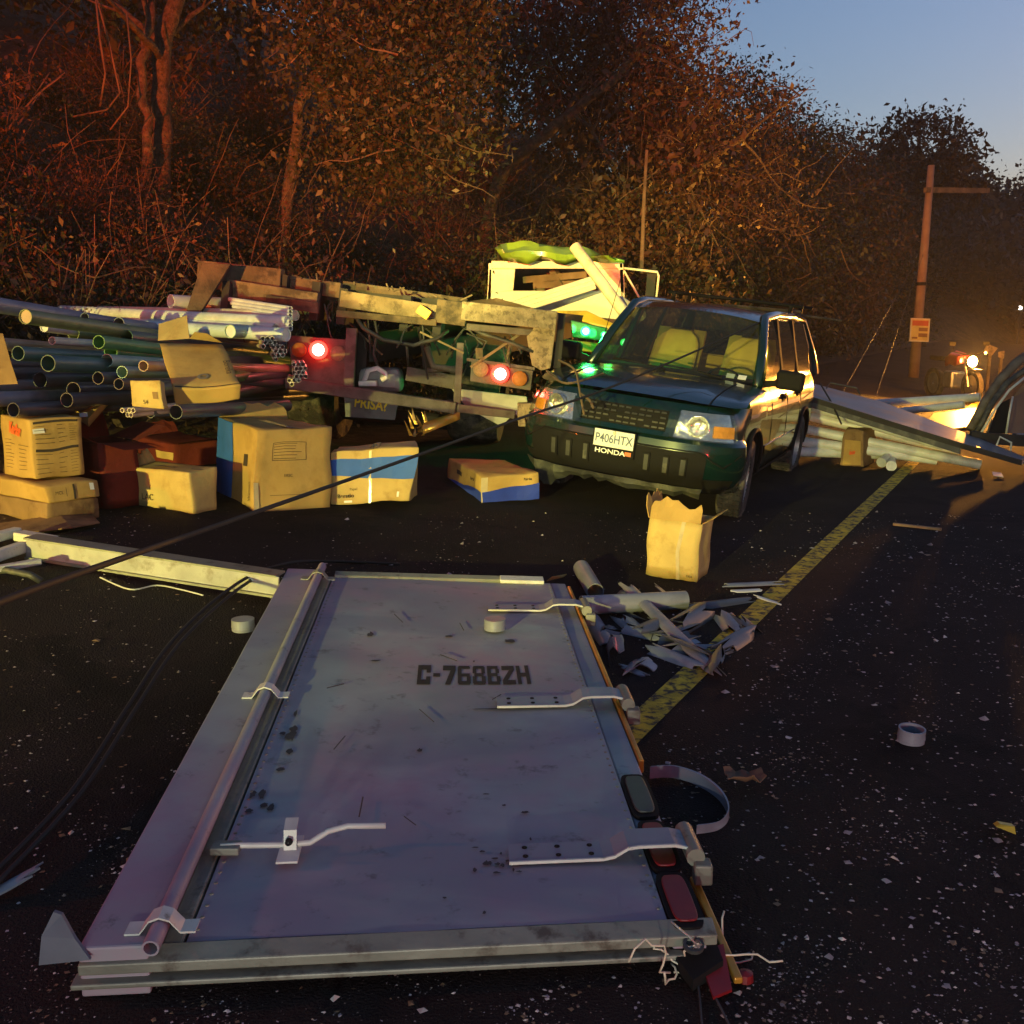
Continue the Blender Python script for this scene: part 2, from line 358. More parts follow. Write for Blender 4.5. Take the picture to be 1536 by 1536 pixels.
for i in range(60):
    u = 9 + 32 * (i / 60); shrub(rnd.choice([0, 0, 1, 3]), u, rnd.uniform(-.5, .8), rnd.uniform(.8, 1.15) * (1 + u * .012), rnd.uniform(0, 6.28))
for i in range(34):
    u = 3 + 11 * i / 34; shrub(rnd.choice([2, 2, 1, 0]), u, rnd.uniform(.2, 2.4), rnd.uniform(.6, .95), rnd.uniform(0, 6.28))
def make_tree(name, label, trunks, limbs, nl, size, m, seed, crown, group=None, droop=.4, tw=True, twn=60):
    """trunks: list of (points, r0, r1); limbs: n per trunk; crown: list of (centre, (rx,ry,rz), weight) leaf masses"""
    r = random.Random(seed); q = np.random.RandomState(seed)
    b0 = Vector(trunks[0][0][0]); root = thing(name, label, 'tree', b0, group=group)
    for pts, r0, r1 in trunks:
        pts = [Vector(p) for p in pts]; fine = []
        for i in range(len(pts) - 1):
            for k in range(5):
                t = k / 5; p0 = pts[max(i - 1, 0)]; p1 = pts[i]; p2 = pts[i + 1]; p3 = pts[min(i + 2, len(pts) - 1)]
                fine.append(.5 * ((2 * p1) + (p2 - p0) * t + (2 * p0 - 5 * p1 + 4 * p2 - p3) * t * t + (3 * p1 - p0 - 3 * p2 + p3) * t ** 3) + Vector((r.gauss(0, .02), r.gauss(0, .02), 0)))
        fine.append(pts[-1]); rr = [x * (1 + r.uniform(-.12, .12)) for x in taper(r0, r1, len(fine))]
        MB().tube(fine, rr, 10).build('trunk', M_BARK, root, smooth='all')
        lb = MB()
        for i in range(limbs):
            j = r.randint(int(len(fine) * .45), len(fine) - 1); p = fine[j]
            c = Vector(r.choice(crown)[0]); d = (c - p).normalized() + Vector((r.gauss(0, .5), r.gauss(0, .5), r.gauss(0, .35)))
            L = max(.8, (c - p).length * r.uniform(.6, 1.1)); pa = wiggle(p, d, L, 7, .14, r)
            lb.tube(pa, taper(rr[j] * .5, .008, 8), 6, False)
            for k in range(3):
                pb = wiggle(pa[r.randint(3, 6)], d + Vector((r.gauss(0, .9), r.gauss(0, .9), r.gauss(0, .6))), L * .5, 5, .2, r)
                lb.tube(pb, taper(.018, .004, 6), 4, False)
        if limbs: kind(lb.build('limbs', M_BARK, root, smooth='all'), 'stuff')
    tot = sum(c[2] for c in crown); P = []
    for c, rad, w in crown:
        n = int(nl * w / tot); ncl = max(6, n // 45)
        u = q.normal(size=(ncl, 3)); u /= np.linalg.norm(u, axis=1)[:, None]; u *= q.uniform(.35, 1.0, ncl)[:, None] ** .5
        cc = np.array(c) + u * np.array(rad) * q.uniform(.75, 1.12, (ncl, 1))
        P.append(cc[q.randint(0, ncl, n)] + q.normal(size=(n, 3)) * np.array([.26, .26, .2]) * (.6 + size * 5))
        if tw:
            tb = MB()
            for k in range(twn // len(crown)):
                e = cc[q.randint(0, ncl)]; tb.tube(wiggle(e, (q.normal(), q.normal(), q.normal() - .1), r.uniform(.5, 1.3), 5, .25, r), taper(.011, .003, 6), 3, False)
            kind(tb.build('twigs', M_TWIG, root), 'stuff')
    leaf_object('crown', np.concatenate(P), size, m, root, seed, .5, droop)
    return root
def B(px, py, Y): p = W(px, py, Y); return (p.x, p.y, p.z)
def ground_under(px, Y):
    x = (px - 768) / 1536 * Y * .99; return (x, Y, gz(x, Y) - .15)
# the trees one can tell apart on the bank
make_tree('twin_trunk_tree', 'tall tree with two slender red-lit trunks side by side above the fallen pipes', [
    ([ground_under(247, 13.6), B(243, 200, 13.6), B(240, 90, 13.6), B(262, -10, 13.6), B(285, -130, 13.6)], .125, .09),
    ([ground_under(226, 13.3), B(220, 200, 13.2), B(214, 110, 13.2), B(226, 20, 13.3), B(238, -120, 13.4)], .065, .045)], 3, 5000, .10, L_DARK, 21,
    [(B(330, -160, 14), (2.6, 2, 1.2), 1), (B(120, -170, 14), (2, 2, 1), .6)])
make_tree('leaning_tree', 'thin tree leaning right with a big leafy crown behind the truck bed', [
    ([ground_under(425, 14.2), B(445, 190, 14.2), B(480, 95, 14.1), B(500, 20, 14), B(520, -80, 14)], .075, .05)], 5, 21000, .07, L_MIX, 22,
    [(B(590, 90, 12.6), (1.25, 1, .9), 1.3), (B(640, 190, 12.5), (.75, .8, .55), .5), (B(560, 230, 12.8), (1.0, .8, .6), .7), (B(480, 40, 13), (.9, 1, .8), .5), (B(650, 0, 12.8), (.7, .8, .5), .6)])
make_tree('forked_tree', 'forked leaning tree reaching right above the truck cab', [
    ([ground_under(715, 19.1), B(742, 285, 18.9), B(790, 225, 18.6), B(858, 170, 18.4), B(930, 110, 18.4), B(980, 40, 18.6)], .13, .05),
    ([B(858, 170, 18.4), B(890, 200, 18.2), B(925, 250, 18.0)], .04, .02)], 7, 11000, .08, L_DRY, 23,
    [(B(960, 60, 19.1), (1.4, 1.2, 1.3), 1), (B(1010, 170, 19.1), (1.0, 1, .9), .6), (B(890, -30, 20.6), (1.3, 1, .8), .5)], twn=200)
make_tree('low_spreading_tree', 'low tree with bare spreading limbs behind the dark green car', [
    ([ground_under(905, 21.1), B(925, 330, 20.8), B(975, 285, 20.6), B(1040, 255, 19.2), B(1120, 200, 19.0)], .14, .05),
    ([ground_under(890, 21.2), B(930, 305, 21.0), B(960, 250, 20.8), B(985, 180, 20.6)], .08, .03)], 9, 12000, .075, L_DRY, 24,
    [(B(1080, 190, 20.6), (1.5, 1.2, 1.1), 1), (B(1010, 250, 21.1), (1.1, 1, .8), .6), (B(1130, 300, 20.6), (1.2, 1, .9), .6)], twn=260)
SKY = [(-9000, -400), (900, -200), (1040, 0), (1130, 85), (1200, 130), (1250, 168), (1310, 225), (1345, 330), (9000, 330)]
def top_z(x, y, jit=0):
    px = 768 + 1536 * x / y; k = max(i for i in range(len(SKY) - 1) if SKY[i][0] <= px); (a, c), (b_, d) = SKY[k], SKY[k + 1]
    return W(px, c + (d - c) * (px - a) / (b_ - a) + jit, y).z
# tree wall along the road to the right
wall = [(24, 6.8, 1.3), (26.5, 8.6, 1.15), (29, 6.6, 1.1), (31.5, 8.8, 1.15), (34.5, 6.9, 1.0), (38, 8.5, 1.1), (42, 7.0, .95), (21, 9.2, 1.35), (18.5, 8.2, 1.1), (46, 7.6, .9)]
for i, (u, v, s) in enumerate(wall):
    x, y = xy(u, v); z = bank_z(u, v); H = (top_z(x + .9, y, rnd.uniform(0, 25)) - z) / 1.1
    make_tree('roadside_tree', 'dark dense tree in the row that overhangs the road beyond the car', [([(x, y, z - .2), (x + .2, y, z + H * .3), (x + rnd.uniform(-.5, .7), y - .3, z + H * .65), (x + rnd.uniform(-.6, 1), y, z + H * .9)], .16, .05)], 6, 10500, .095 + .003 * i, (L_DARK, L_MIX, L_DRY)[i % 3], 40 + i,
        [((x + .2, y - .4, z + H * .82), (2.0, 1.8, H * .2), 1), ((x + .8, y - .9, z + H * .5), (2.2, 1.7, H * .22), 1), ((x + .6, y - .8, z + H * .22), (2.1, 1.6, H * .17), .8)], 'tree row along the road', twn=120)
# taller trees up the slope: close the upper left and make the skyline
up = [(4, 15, 6.5), (8, 17, 7), (12, 13.5, 6), (13, 18, 6.5), (17, 15, 5.2), (20, 13, 4.6), (23.5, 13, 4.8), (28, 12.5, 4.4), (33, 12.5, 4.2), (39, 12, 4.2), (45, 11.5, 3.6), (16.5, 11.5, 6.2)]
for i, (u, v, H) in enumerate(up):
    x, y = xy(u, v); z = bank_z(u, v); H = max(1.6, min(H, (top_z(x + 1, y, rnd.uniform(0, 20)) - z) / 1.12))
    make_tree('slope_tree', 'tree standing high up the dark wooded slope', [([(x, y, z - .2), (x + .1, y, z + H * .4), (x + rnd.uniform(-.4, .4), y, z + H * .9)], .2, .06)], 5, 7500, .12, (L_DARK, L_GREEN)[i % 2], 70 + i,
        [((x, y, z + H * .8), (2.4, 2.2, H * .25), 1), ((x + .5, y - 1, z + H * .5), (2.2, 2, H * .25), .8)], 'trees up the slope', twn=40)
# umbrella-crowned tree with whorled leaves against the sky
Yc = 44; tb = ground_under(1383, Yc)
make_tree('whorled_tree', 'open tree with tiered leaf whorls standing against the sky beside the pole', [([tb, B(1375, 300, Yc), B(1378, 230, Yc), B(1380, 195, Yc)], .16, .05)], 12, 5200, .21, L_DARK, 95,
    [(B(x, y, Yc + rnd.uniform(-1.5, 1.5)), (.62, .6, .16), 1) for x, y in ((1375, 188), (1345, 203), (1410, 190), (1335, 225), (1430, 215), (1365, 240), (1405, 245), (1440, 240), (1345, 262), (1425, 268), (1385, 285), (1450, 285), (1355, 300))], twn=40)
# forest on the far slope: one mass
n = 110000; P = []
while len(P) < n:
    u = rnd.uniform(66, 135); t = rnd.uniform(-3, 40); v = vbank(u) + t
    x, y = xy(u, v)
    if not (.22 < x / y < .62): continue
    h = 3.0 + 4.6 * abs(noise.noise((x * .16, y * .16, 1))) * 2
    z = bank_z(u, v) if t > 0 else 0
    for k in range(9): P.append((x + rnd.gauss(0, .8), y + rnd.gauss(0, .8), z + h * rnd.uniform(.1, 1) ** .6))
fo = leaf_object('far_forest', np.array(P[:n]), .34, L_DARK, None, 3, .7, .2); tag(fo, 'dark wooded far hillside closing the road', 'forest'); kind(fo, 'stuff')
# hanging vines and dry twigs at the left
for i, (pts, r_) in enumerate([([B(140, -40, 12.5), B(150, 60, 12.4), B(158, 110, 12.4), B(150, 160, 12.4)], .012), ([B(135, -40, 12.6), B(165, 70, 12.6), B(180, 140, 12.6), B(160, 165, 12.6), B(110, 175, 12.6)], .011), ([B(190, 20, 12.5), B(197, 90, 12.5), B(192, 160, 12.5), B(165, 195, 12.5)], .009)]):
    o = MB().tube([Vector(p) for p in pts], r_, 6).build('hanging_vine', M_TWIG, smooth='all'); tag(o, 'thin bare vine hanging from the dark trees left of the twin trunks', 'vine', 'hanging vines')
# leaf litter and twigs on the bank
n = 16000; P = []
for i in range(n):
    u = rnd.uniform(-3, 26); t = rnd.uniform(-.6, 7); v = vbank(u) + t; P.append((*xy(u, v), bank_z(u, v) + rnd.uniform(0, .05)))
o = leaf_object('leaf_litter', np.array(P), .09, L_DRY, None, 8, .5, 0); tag(o, 'dry leaf litter covering the bank', 'leaf litter'); kind(o, 'stuff')
tw_ = MB()
for i in range(420):
    u = rnd.uniform(-1, 22); t = rnd.uniform(0, 5); v = vbank(u) + t
    tw_.tube(wiggle((*xy(u, v), bank_z(u, v) - .05), (rnd.gauss(0, 1), rnd.gauss(0, .7), rnd.uniform(.2, 1.6)), rnd.uniform(.6, 2.2), 6, .14, rnd, .05), taper(.010, .003, 7), 3, False)
o = tw_.build('dry_twigs', M_TWIG); tag(o, 'tangle of dry twigs over the bank', 'twigs'); kind(o, 'stuff')
# ================================================================ DARK GREEN CAR
M_PAINT = mat('car_paint', (.004, .023, .021), .22, .25, var=.12, vs=2, c2=(.028, .036, .028), c2s=2.2, c2t=(.45, .8), coat=.7)
M_BLACK = mat('black_plastic', (.005, .005, .005), .8, var=.2, vs=8, spec=.25)
M_TRIM = mat('grey_plastic', (.03, .032, .031), .6, var=.25, vs=12, c2=(.08, .08, .065), c2s=7)
M_TYRE = mat('tyre', (.03, .028, .026), .9, var=.4, vs=14, c2=(.12, .105, .085), c2s=6, bump=.6, bs=70)
M_CHROME = mat('reflector', (.72, .74, .70), .16, .9, var=.15, vs=26, bump=.35, bs=36)
M_STEEL = mat('steel', (.32, .31, .29), .45, .7, var=.25, vs=7, bump=.2, bs=60)
M_AMBER = mat('amber_lens', (.62, .26, .02), .2, var=.15, vs=30, coat=.6)
M_SEAT = mat('seat_cloth', (.55, .36, .08), .9, var=.1, vs=9)
M_GLASS = glass_mat('car_glass', (.72, .78, .72), .035)
M_SGLASS = glass_mat('side_glass', (.30, .32, .28), .08)
M_LENS = glass_mat('lens_glass', (.95, .95, .9), .02)
M_WHITE = mat('white_plate', (.62, .64, .66), .5, var=.08, vs=20)
M_BLUEINK = mat('plate_ink', (.06, .09, .16), .6)
M_WPRINT = mat('white_print', (.75, .75, .75), .5)
car = thing('dark_green_car', 'dark green four-wheel-drive car with crushed front bumper facing out of the pile', 'car', (1.088, 8.552, .075), (R(-6.74), R(-.65), R(-113.9)))
def cb(b, name, m, parent=None, **k): return b.build(name, m, parent or car, world=False, **k)
def plan(th): 
    e = 2 / 3.2; y = .858 * math.copysign(abs(math.sin(th)) ** e, th); x = .26 + .54 * abs(math.cos(th)) ** e; return Vector((x, y, 0))
def th_of(y): return math.copysign(math.asin(min(1, (abs(y) / .858) ** 1.6)), y)
ZP = [.27, .33, .42, .55, .655, .675, .70, .80, .88, .93]; OP = [-.07, .01, .06, .078, .06, .03, .005, -.012, -.05, -.115]
def FA(th, z, off=0):
    e = .01; a, c = plan(max(th - e, -1.57)), plan(min(th + e, 1.57)); t = c - a; n = Vector((t.y, -t.x, 0)).normalized()
    k = min(1, (1.57 - abs(th)) / .25)   # blend the profile out where the fascia meets the fender
    p = plan(th) + n * (float(np.interp(z, ZP, OP)) * k + off); p.z = z; return p
def patch(y0, y1, z0, z1, off, ny=10, nz=5):
    f0 = y0 if callable(y0) else (lambda t: y0); f1 = y1 if callable(y1) else (lambda t: y1)
    return [[FA(th_of(f0(j / nz) + (f1(j / nz) - f0(j / nz)) * i / ny), z0 + (z1 - z0) * j / nz, off) for i in range(ny + 1)] for j in range(nz + 1)]
ths = [-1.57 + 3.14 * i / 56 for i in range(57)]
fa = cb(MB().grid([[FA(t, z) for t in ths] for z in (.27, .30, .33, .37, .42, .48, .55, .61, .655, .675, .70, .75, .80, .84, .88, .91, .93)]), 'front_fascia', M_PAINT, smooth=30)
def zc(x): return float(np.interp(x, [-.34, .1, .45, .68, .8], [1.075, 1.05, 1.005, .955, .925]))
rows = []
for i in range(13):
    t = i / 12; row = []
    for j in range(29):
        y = -.845 + 1.69 * j / 28; xf = FA(th_of(y), .93).x; x = xf + (-.34 - xf) * t
        bl = max(0, min(1, (.60 - .12 * (1 - t) - abs(y)) / .05)); cl = .012 * bl * math.sin(math.pi * min(1, t * 1.2 + .1)) if t < .95 else 0
        row.append((x, y, zc(x) - .045 * (abs(y) / .86) ** 4 + cl - (.02 * (abs(y) / .86) ** 2 if t == 0 else 0)))
    rows.append(row)
cb(MB().grid(rows), 'hood', M_PAINT, smooth=25)
for s in (-1, 1):
    cb(MB().tube([(rows[i][14 + s * (9 - (12 - i) // 6)][0], rows[i][14 + s * 10][1] , rows[i][14 + s * 10][2] + .001) for i in range(12)], .004, 5), 'hood_gap', M_BLACK)
# body sides with wheel arches
def ys(z, x): 
    w = float(np.interp(z, [.28, .34, .45, .6, .8, .95, 1.06], [.80, .845, .865, .87, .865, .845, .795]))
    return w - .10 * max(0, (-x - 3.15) / .4) ** 2 - .012 * max(0, (x + .1) / .36)
def zb(x):
    for c in (0, -2.62):
        if abs(x - c) < .40: return .34 + math.sqrt(max(0, .16 - (x - c) ** 2))
    return .30
xs = sorted(set([.26, .33 - .1] + [c + s * .4 * math.cos(R(a)) for c in (0, -2.62) for s in (-1, 1) for a in range(0, 95, 9)] + [-.45 - .1 * i for i in range(18)] + [-3.05 - .06 * i for i in range(9)]), reverse=True)
xs = [x for x in xs if -3.56 < x <= .26]
def ztop(x): return zc(x) - .043 if x > -.34 else 1.06
for s in (-1, 1):
    g = []
    for x in xs:
        z0 = zb(x) if abs(x) > .398 and abs(x + 2.62) > .398 or zb(x) > .35 else .34
        g.append([(x, s * ys(z, x), z) for z in [z0 + (ztop(x) - z0) * k / 10 for k in range(11)]])
    cb(MB().grid(g), 'body_side', M_PAINT, smooth=50)
    for c in (0, -2.62):   # arch lips and dark wells
        arc = [(c + .40 * math.cos(R(a)), s * (ys(.34 + .4 * math.sin(R(a)), c) + .004), .34 + .4 * math.sin(R(a))) for a in range(0, 181, 9)]
        cb(MB().tube(arc, .018, 6), 'arch_lip', M_BLACK, smooth='all')
        w = MB(); w.grid([[(p[0], p[1] * k, p[2]) for p in arc] for k in (1, .6)]); cb(w, 'wheel_well', M_BLACK)
    cb(MB().grid([[(x, s * (ys(z, x) + .012 * q), z) for x in [-.46 - .1 * i for i in range(17)]] for z, q in ((.485, 0), (.49, 1), (.565, 1), (.57, 0))]), 'side_moulding', M_PAINT, smooth=40)
    cb(MB().grid([[(x, s * (ys(z, x) + .010), z) for x in [-.42 - .1 * i for i in range(18)]] for z in (.30, .36)]), 'sill_trim', M_BLACK)
    for x in (-.62, -1.42, -2.22):
        cb(MB().tube([(x - .03 * k, s * (ys(z, x) + .001), z) for k, z in enumerate((1.05, .9, .7, .5, .36))], .005, 4), 'door_gap', M_BLACK)
    for x in (-1.24, -2.08):
        h = cb(MB().box((x, s * (ys(.93, x) + .004), .93), (.15, .012, .075)), 'handle_cup', M_BLACK, bevel=.005)
        MB().box((x, s * (ys(.93, x) + .022), .935), (.14, .016, .026)).build('door_handle', M_BLACK, h, world=False, bevel=.006)
    # greenhouse frame
    A0, A1, D0, D1 = Vector((-.40, s * .745, 1.04)), Vector((-1.02, s * .60, 1.60)), Vector((-3.22, s * .595, 1.595)), Vector((-3.50, s * .755, 1.05))
    cb(MB().tube([A0, A0.lerp(A1, .5) + Vector((0, s * .012, .01)), A1, Vector((-1.4, s * .622, 1.635)), Vector((-2.3, s * .622, 1.635)), D0, D0.lerp(D1, .5) + Vector((0, s * .012, 0)), D1], [.042, .040, .042, .042, .042, .05, .07, .085], 10), 'roof_rail', M_PAINT, smooth='all')
    cb(MB().beam((-1.36, s * .79, 1.05), (-1.44, s * .625, 1.62), .09, .03, Vector((0, s, .3))), 'pillar', M_BLACK)
    cb(MB().beam((-2.26, s * .79, 1.05), (-2.30, s * .625, 1.62), .09, .03, Vector((0, s, .3))), 'pillar', M_BLACK)
    for x0, x1, a0, a1 in ((-.52, -1.34, -1.04, -1.42), (-1.40, -2.24, -1.47, -2.28), (-2.30, -3.40, -2.32, -3.20)):
        cb(MB().grid([[(x0 + (x1 - x0) * i / 6, s * .785, 1.06) for i in range(7)], [((x0 + a0) / 2 + ((x1 + a1) / 2 - (x0 + a0) / 2) * i / 6, s * .722, 1.34) for i in range(7)], [(a0 + (a1 - a0) * i / 6, s * .622, 1.61) for i in range(7)]]), 'side_window', M_SGLASS, smooth='all')
    mr = cb(MB().box((-.50, s * .99, 1.13), (.11, .23, .16)), 'door_mirror', M_BLACK, bevel=.035, seg=4)
    MB().beam((-.52, s * .78, 1.07), (-.50, s * .90, 1.10), .05, .05).build('mirror_arm', M_BLACK, mr, world=False)
    MB().box((-.557, s * .99, 1.13), (.006, .19, .12)).build('mirror_glass', M_CHROME, mr, world=False)
    # headlight
    in0 = lambda t: s * (.32 + .11 * t)
    hl = cb(MB().grid(patch(in0, lambda t: s * (.80 - .01 * t), .688, .885, .006)), 'headlight', M_CHROME, smooth=40)
    c = FA(th_of(s * .565), .785, .0); nrm = (FA(th_of(s * .565), .785, .1) - c).normalized()
    MB().lathe([(.012, .010), (.04, .007), (.066, .018), (.078, .034), (.082, .034), (.084, .0)], c, nrm, 28).build('bowl', M_CHROME, hl, world=False, smooth=35)
    MB().lathe([(.001, .045), (.014, .042), (.016, .0)], c, nrm, 12).build('bulb', M_WHITE, hl, world=False, smooth='all')
    MB().grid(patch(lambda t: s * .675, lambda t: s * .80, .715, .80, .018)).build('amber_indicator', M_AMBER, hl, world=False, smooth=40)
    P = patch(in0, lambda t: s * (.805 - .01 * t), .686, .888, .045)
    e = patch(in0, lambda t: s * (.805 - .01 * t), .686, .888, .0)
    lz = MB().grid(P); lz.grid([P[0], e[0]]); lz.grid([P[-1], e[-1]]); lz.grid([[r[0] for r in P], [r[0] for r in e]]); lz.grid([[r[-1] for r in P], [r[-1] for r in e]])
    lz.build('headlight_lens', M_LENS, hl, world=False, smooth=40)
    # fog slots in the bumper
    for y in (.24, .38, .50):
        sl = cb(MB().slab(patch(s * y - .028, s * y + .028, .40, .55, .012, 2, 4), (.008, 0, 0)), 'bumper_slot', M_BLACK)
        MB().grid(patch(s * y - .016, s * y + .016, .415, .535, .024, 2, 3)).build('slot_mesh', M_TRIM, sl, world=False)
    # front seats
    se = cb(MB().box((-1.42, s * .36, .66), (.52, .50, .16)), 'front_seat', M_SEAT, bevel=.06, seg=4)
    bk = MB(); bk.grid([[(-1.60 - .30 * t + .035 * math.sin(math.pi * t) + q, s * .36 + (.245 - .03 * t - (.10 if t > .96 else .03 if t > .88 else 0)) * k * 1.0, .70 + .70 * t) for k in (-1, -.85, -.5, 0, .5, .85, 1)] for t, q in ((0, 0), (.2, .01), (.5, .015), (.8, .01), (.9, .005), (.97, -.01), (1, -.04))])
    bk.grid([[(-1.72 - .30 * t, s * .36 + .24 * k, .70 + .68 * t) for k in (-1, 0, 1)] for t in (0, .5, 1)])
    bk.build('seat_back', M_SEAT, se, world=False, smooth='all').modifiers.new('solid', 'SOLIDIFY').thickness = .05
rf = MB().grid([[(x, .61 * j / 8, float(np.interp(x, [-3.28, -3.1, -2.2, -1.3, -.99], [1.60, 1.655, 1.675, 1.66, 1.605])) - .045 * (j / 8) ** 2) for j in range(-8, 9)] for x in (-.99, -1.08, -1.3, -1.7, -2.2, -2.7, -3.1, -3.28)])
cb(rf, 'roof', M_PAINT, smooth='all')
cb(MB().grid([[(-.345 - .10 * (k / 8) ** 2 + (-.64 + .05 * (k / 8) ** 2) * t + .03 * math.sin(math.pi * t), (.715 - .13 * t) * k / 8, 1.065 + .54 * t - .03 * t * (k / 8) ** 2) for k in range(-8, 9)] for t in (0, .2, .4, .6, .8, 1)]), 'windscreen', M_GLASS, smooth='all')
cb(MB().grid([[(-.34 - .10 * (k / 8) ** 2 + dx, .73 * k / 8, z) for k in range(-8, 9)] for dx, z in ((.03, 1.062), (0, 1.070), (-.035, 1.078))]), 'cowl', M_BLACK)
for y0, y1 in ((.45, -.12), (-.05, -.55)):
    cb(MB().tube([(-.36, y0, 1.085), (-.42, (y0 + y1) / 2, 1.11), (-.45, y1, 1.12)], .008, 5), 'wiper', M_BLACK)
cb(MB().box((-.62, 0, .98), (.36, 1.36, .20)), 'dashboard', M_BLACK, bevel=.05)
cb(MB().lathe([(.165, -.012), (.18, 0), (.165, .012), (.155, 0), (.165, -.012)], (-.92, .36, 1.0), (-.8, 0, .6), 24), 'steering_wheel', M_BLACK, smooth='all')
cb(MB().box((-2.35, 0, .86), (.18, 1.2, .62)), 'rear_seat', M_SEAT, bevel=.05)
cb(MB().box((-1.6, 0, .38), (3.5, 1.30, .22)).box((.15, 0, .62), (.75, 1.15, .50)), 'underbody', M_BLACK)
cb(MB().grid([[(-3.56 + .03 * (k / 4) ** 2, .70 * k / 4, z) for k in range(-4, 5)] for z in (.30, .6, 1.06)]), 'tailgate', M_PAINT)
cb(MB().grid([[(-3.54, .72 * k / 4, 1.06) for k in range(-4, 5)], [(-3.27, .60 * k / 4, 1.60) for k in range(-4, 5)]]), 'rear_window', M_SGLASS)
# grille, bumper, plate
gr = cb(MB().grid(patch(-.34, .34, .715, .865, .005, 16, 4)), 'grille', M_BLACK)
for z in (.735, .772, .81, .848):
    for k in range(-6, 6):
        if (k + int(z * 100)) % 5 == 0: continue
        MB().slab(patch(k * .056 + .004, k * .056 + .046, z - .006, z + .006, .012, 2, 1), (.008, 0, 0)).build('grille_bar', mat('grille_grey', (.02, .022, .021), .6), gr, world=False)
for s in (-1, 1): MB().slab(patch(lambda t: s * (.335 + .02 * t), lambda t: s * (.40 + .03 * t), .69, .87, .008, 2, 3), (.014, 0, 0)).build('grille_surround', M_PAINT, gr, world=False)
MB().slab(patch(-.37, .37, .682, .716, .010, 14, 1), (.016, 0, 0)).build('grille_surround', M_PAINT, gr, world=False)
cb(MB().grid(patch(-.83, .81, .275, .40, .006, 30, 4)), 'lower_shade_patch', M_BLACK, smooth=40)  # black patch paints the corner shadow in along the black lower bumper
bp = cb(MB().grid(patch(-.70, .64, .30, .592, .008, 24, 6)), 'bumper_opening', M_BLACK, smooth=40)
for s in (-1, 1): cb(MB().tube([FA(th_of(s * y), z, .01) for y, z in ((.82, .60), (.74, .50), (.68, .54), (.60, .60), (.3, .60), (0, .60))], .007, 5), 'bumper_seam', M_BLACK)
r4 = random.Random(4)
lo = MB(); top = []; bot = []
for i in range(25):
    y = -.80 + 1.45 * i / 24; p = FA(th_of(y), .33, .03 + r4.uniform(-.012, .02)); q = FA(th_of(y), .27, .05 + r4.uniform(-.02, .03))
    p.z -= .01; dr = .06 * math.exp(-((y + .60) / .14) ** 2); q.z = .25 - dr * 2.0 + r4.uniform(-.02, .02); top.append(p); bot.append(q)
lo.slab([top, [a.lerp(c, .5) + Vector((.02, 0, 0)) for a, c in zip(top, bot)], bot], (-.012, 0, 0)); cb(lo, 'torn_lower_bumper', M_TRIM, smooth=30)['label'] = 'grey torn lower bumper hanging down'
pl = MB().box((.905, -.02, .605), (.008, .32, .13)).build('number_plate', M_WHITE, car, world=False, bevel=.004)
MB().box((.902, -.02, .575), (.008, .34, .20)).build('plate_holder', M_BLACK, pl, world=False, bevel=.006)
text_mesh('plate_text', 'P406HTX', M_BLUEINK, .092, frame((.911, -.02, .602), (0, 1, 0), (0, 0, 1)), pl, .0012, .80, world=False)
text_mesh('plate_frame_text', 'HONDA', M_WPRINT, .050, frame((.908, -.04, .506), (0, 1, 0), (0, 0, 1)), pl, .001, 1.3, world=False)
MB().lathe([(.001, .004), (.012, .004), (.014, 0)], (.909, -.02, .655), (1, 0, 0), 12).build('plate_bolt', M_STEEL, pl, world=False)
MB().box((.911, .105, .51), (.003, .05, .03)).build('plate_sticker', mat('orange_sticker', (.6, .12, .03), .5), pl, world=False)
# wheels
def wheel(x, y, s, steer=0):
    z = .325; ax = Vector((math.sin(steer) * -s, s * math.cos(steer), 0)); o = Vector((x, y, z))
    w = cb(MB().lathe([(.20, -.09), (.30, -.105), (.325, -.09), (.332, -.05), (.332, .05), (.325, .09), (.30, .105), (.20, .09), (.195, .0), (.2, -.09)], o, ax, 40), 'wheel', M_TYRE, smooth=40)
    tr = MB()
    sd, u = basis(ax)
    for k in range(44):
        a = 2 * math.pi * k / 44; d = sd * math.cos(a) + u * math.sin(a); t = d.cross(ax)
        for f in (-.065, -.022, .022, .065): tr.beam(o + d * .334 + ax * (f - .017), o + d * .334 + ax * (f + .017), .030, .012, d)
    kind(tr.build('tread_blocks', M_TYRE, w, world=False), 'stuff')
    rm = MB().lathe([(.20, .085), (.195, .06), (.19, .02), (.05, .035), (.04, .06), (.001, .06)], o, ax, 32).build('rim', M_STEEL, w, world=False, smooth=40)
for x, s, st in ((0, 1, .10), (0, -1, .10), (-2.62, 1, 0), (-2.62, -1, 0)): wheel(x, s * .765, s, st)
# roof bars and aerial
for x in (-2.35, -3.0):
    rb = cb(MB().tube([(x, -.66, 1.74), (x, .72, 1.74)], .016, 8), 'roof_bar', M_BLACK, smooth='all')
    for s in (-.6, .6): MB().box((x, s, 1.69), (.06, .04, .11)).build('bar_foot', M_BLACK, rb, world=False, bevel=.01)
cb(MB().tube([(-.45, -.70, 1.08), (-.75, -.72, 1.55), (-1.05, -.74, 2.02)], [.004, .003, .002], 5), 'aerial', M_BLACK)
for y, k in ((.50, 'a'), (.60, 'b')): cb(MB().box((-.40 - .05, y, 1.105), (.004, .07, .05), Matrix.Rotation(R(-50), 3, 'Y')), 'windscreen_sticker', M_WHITE)
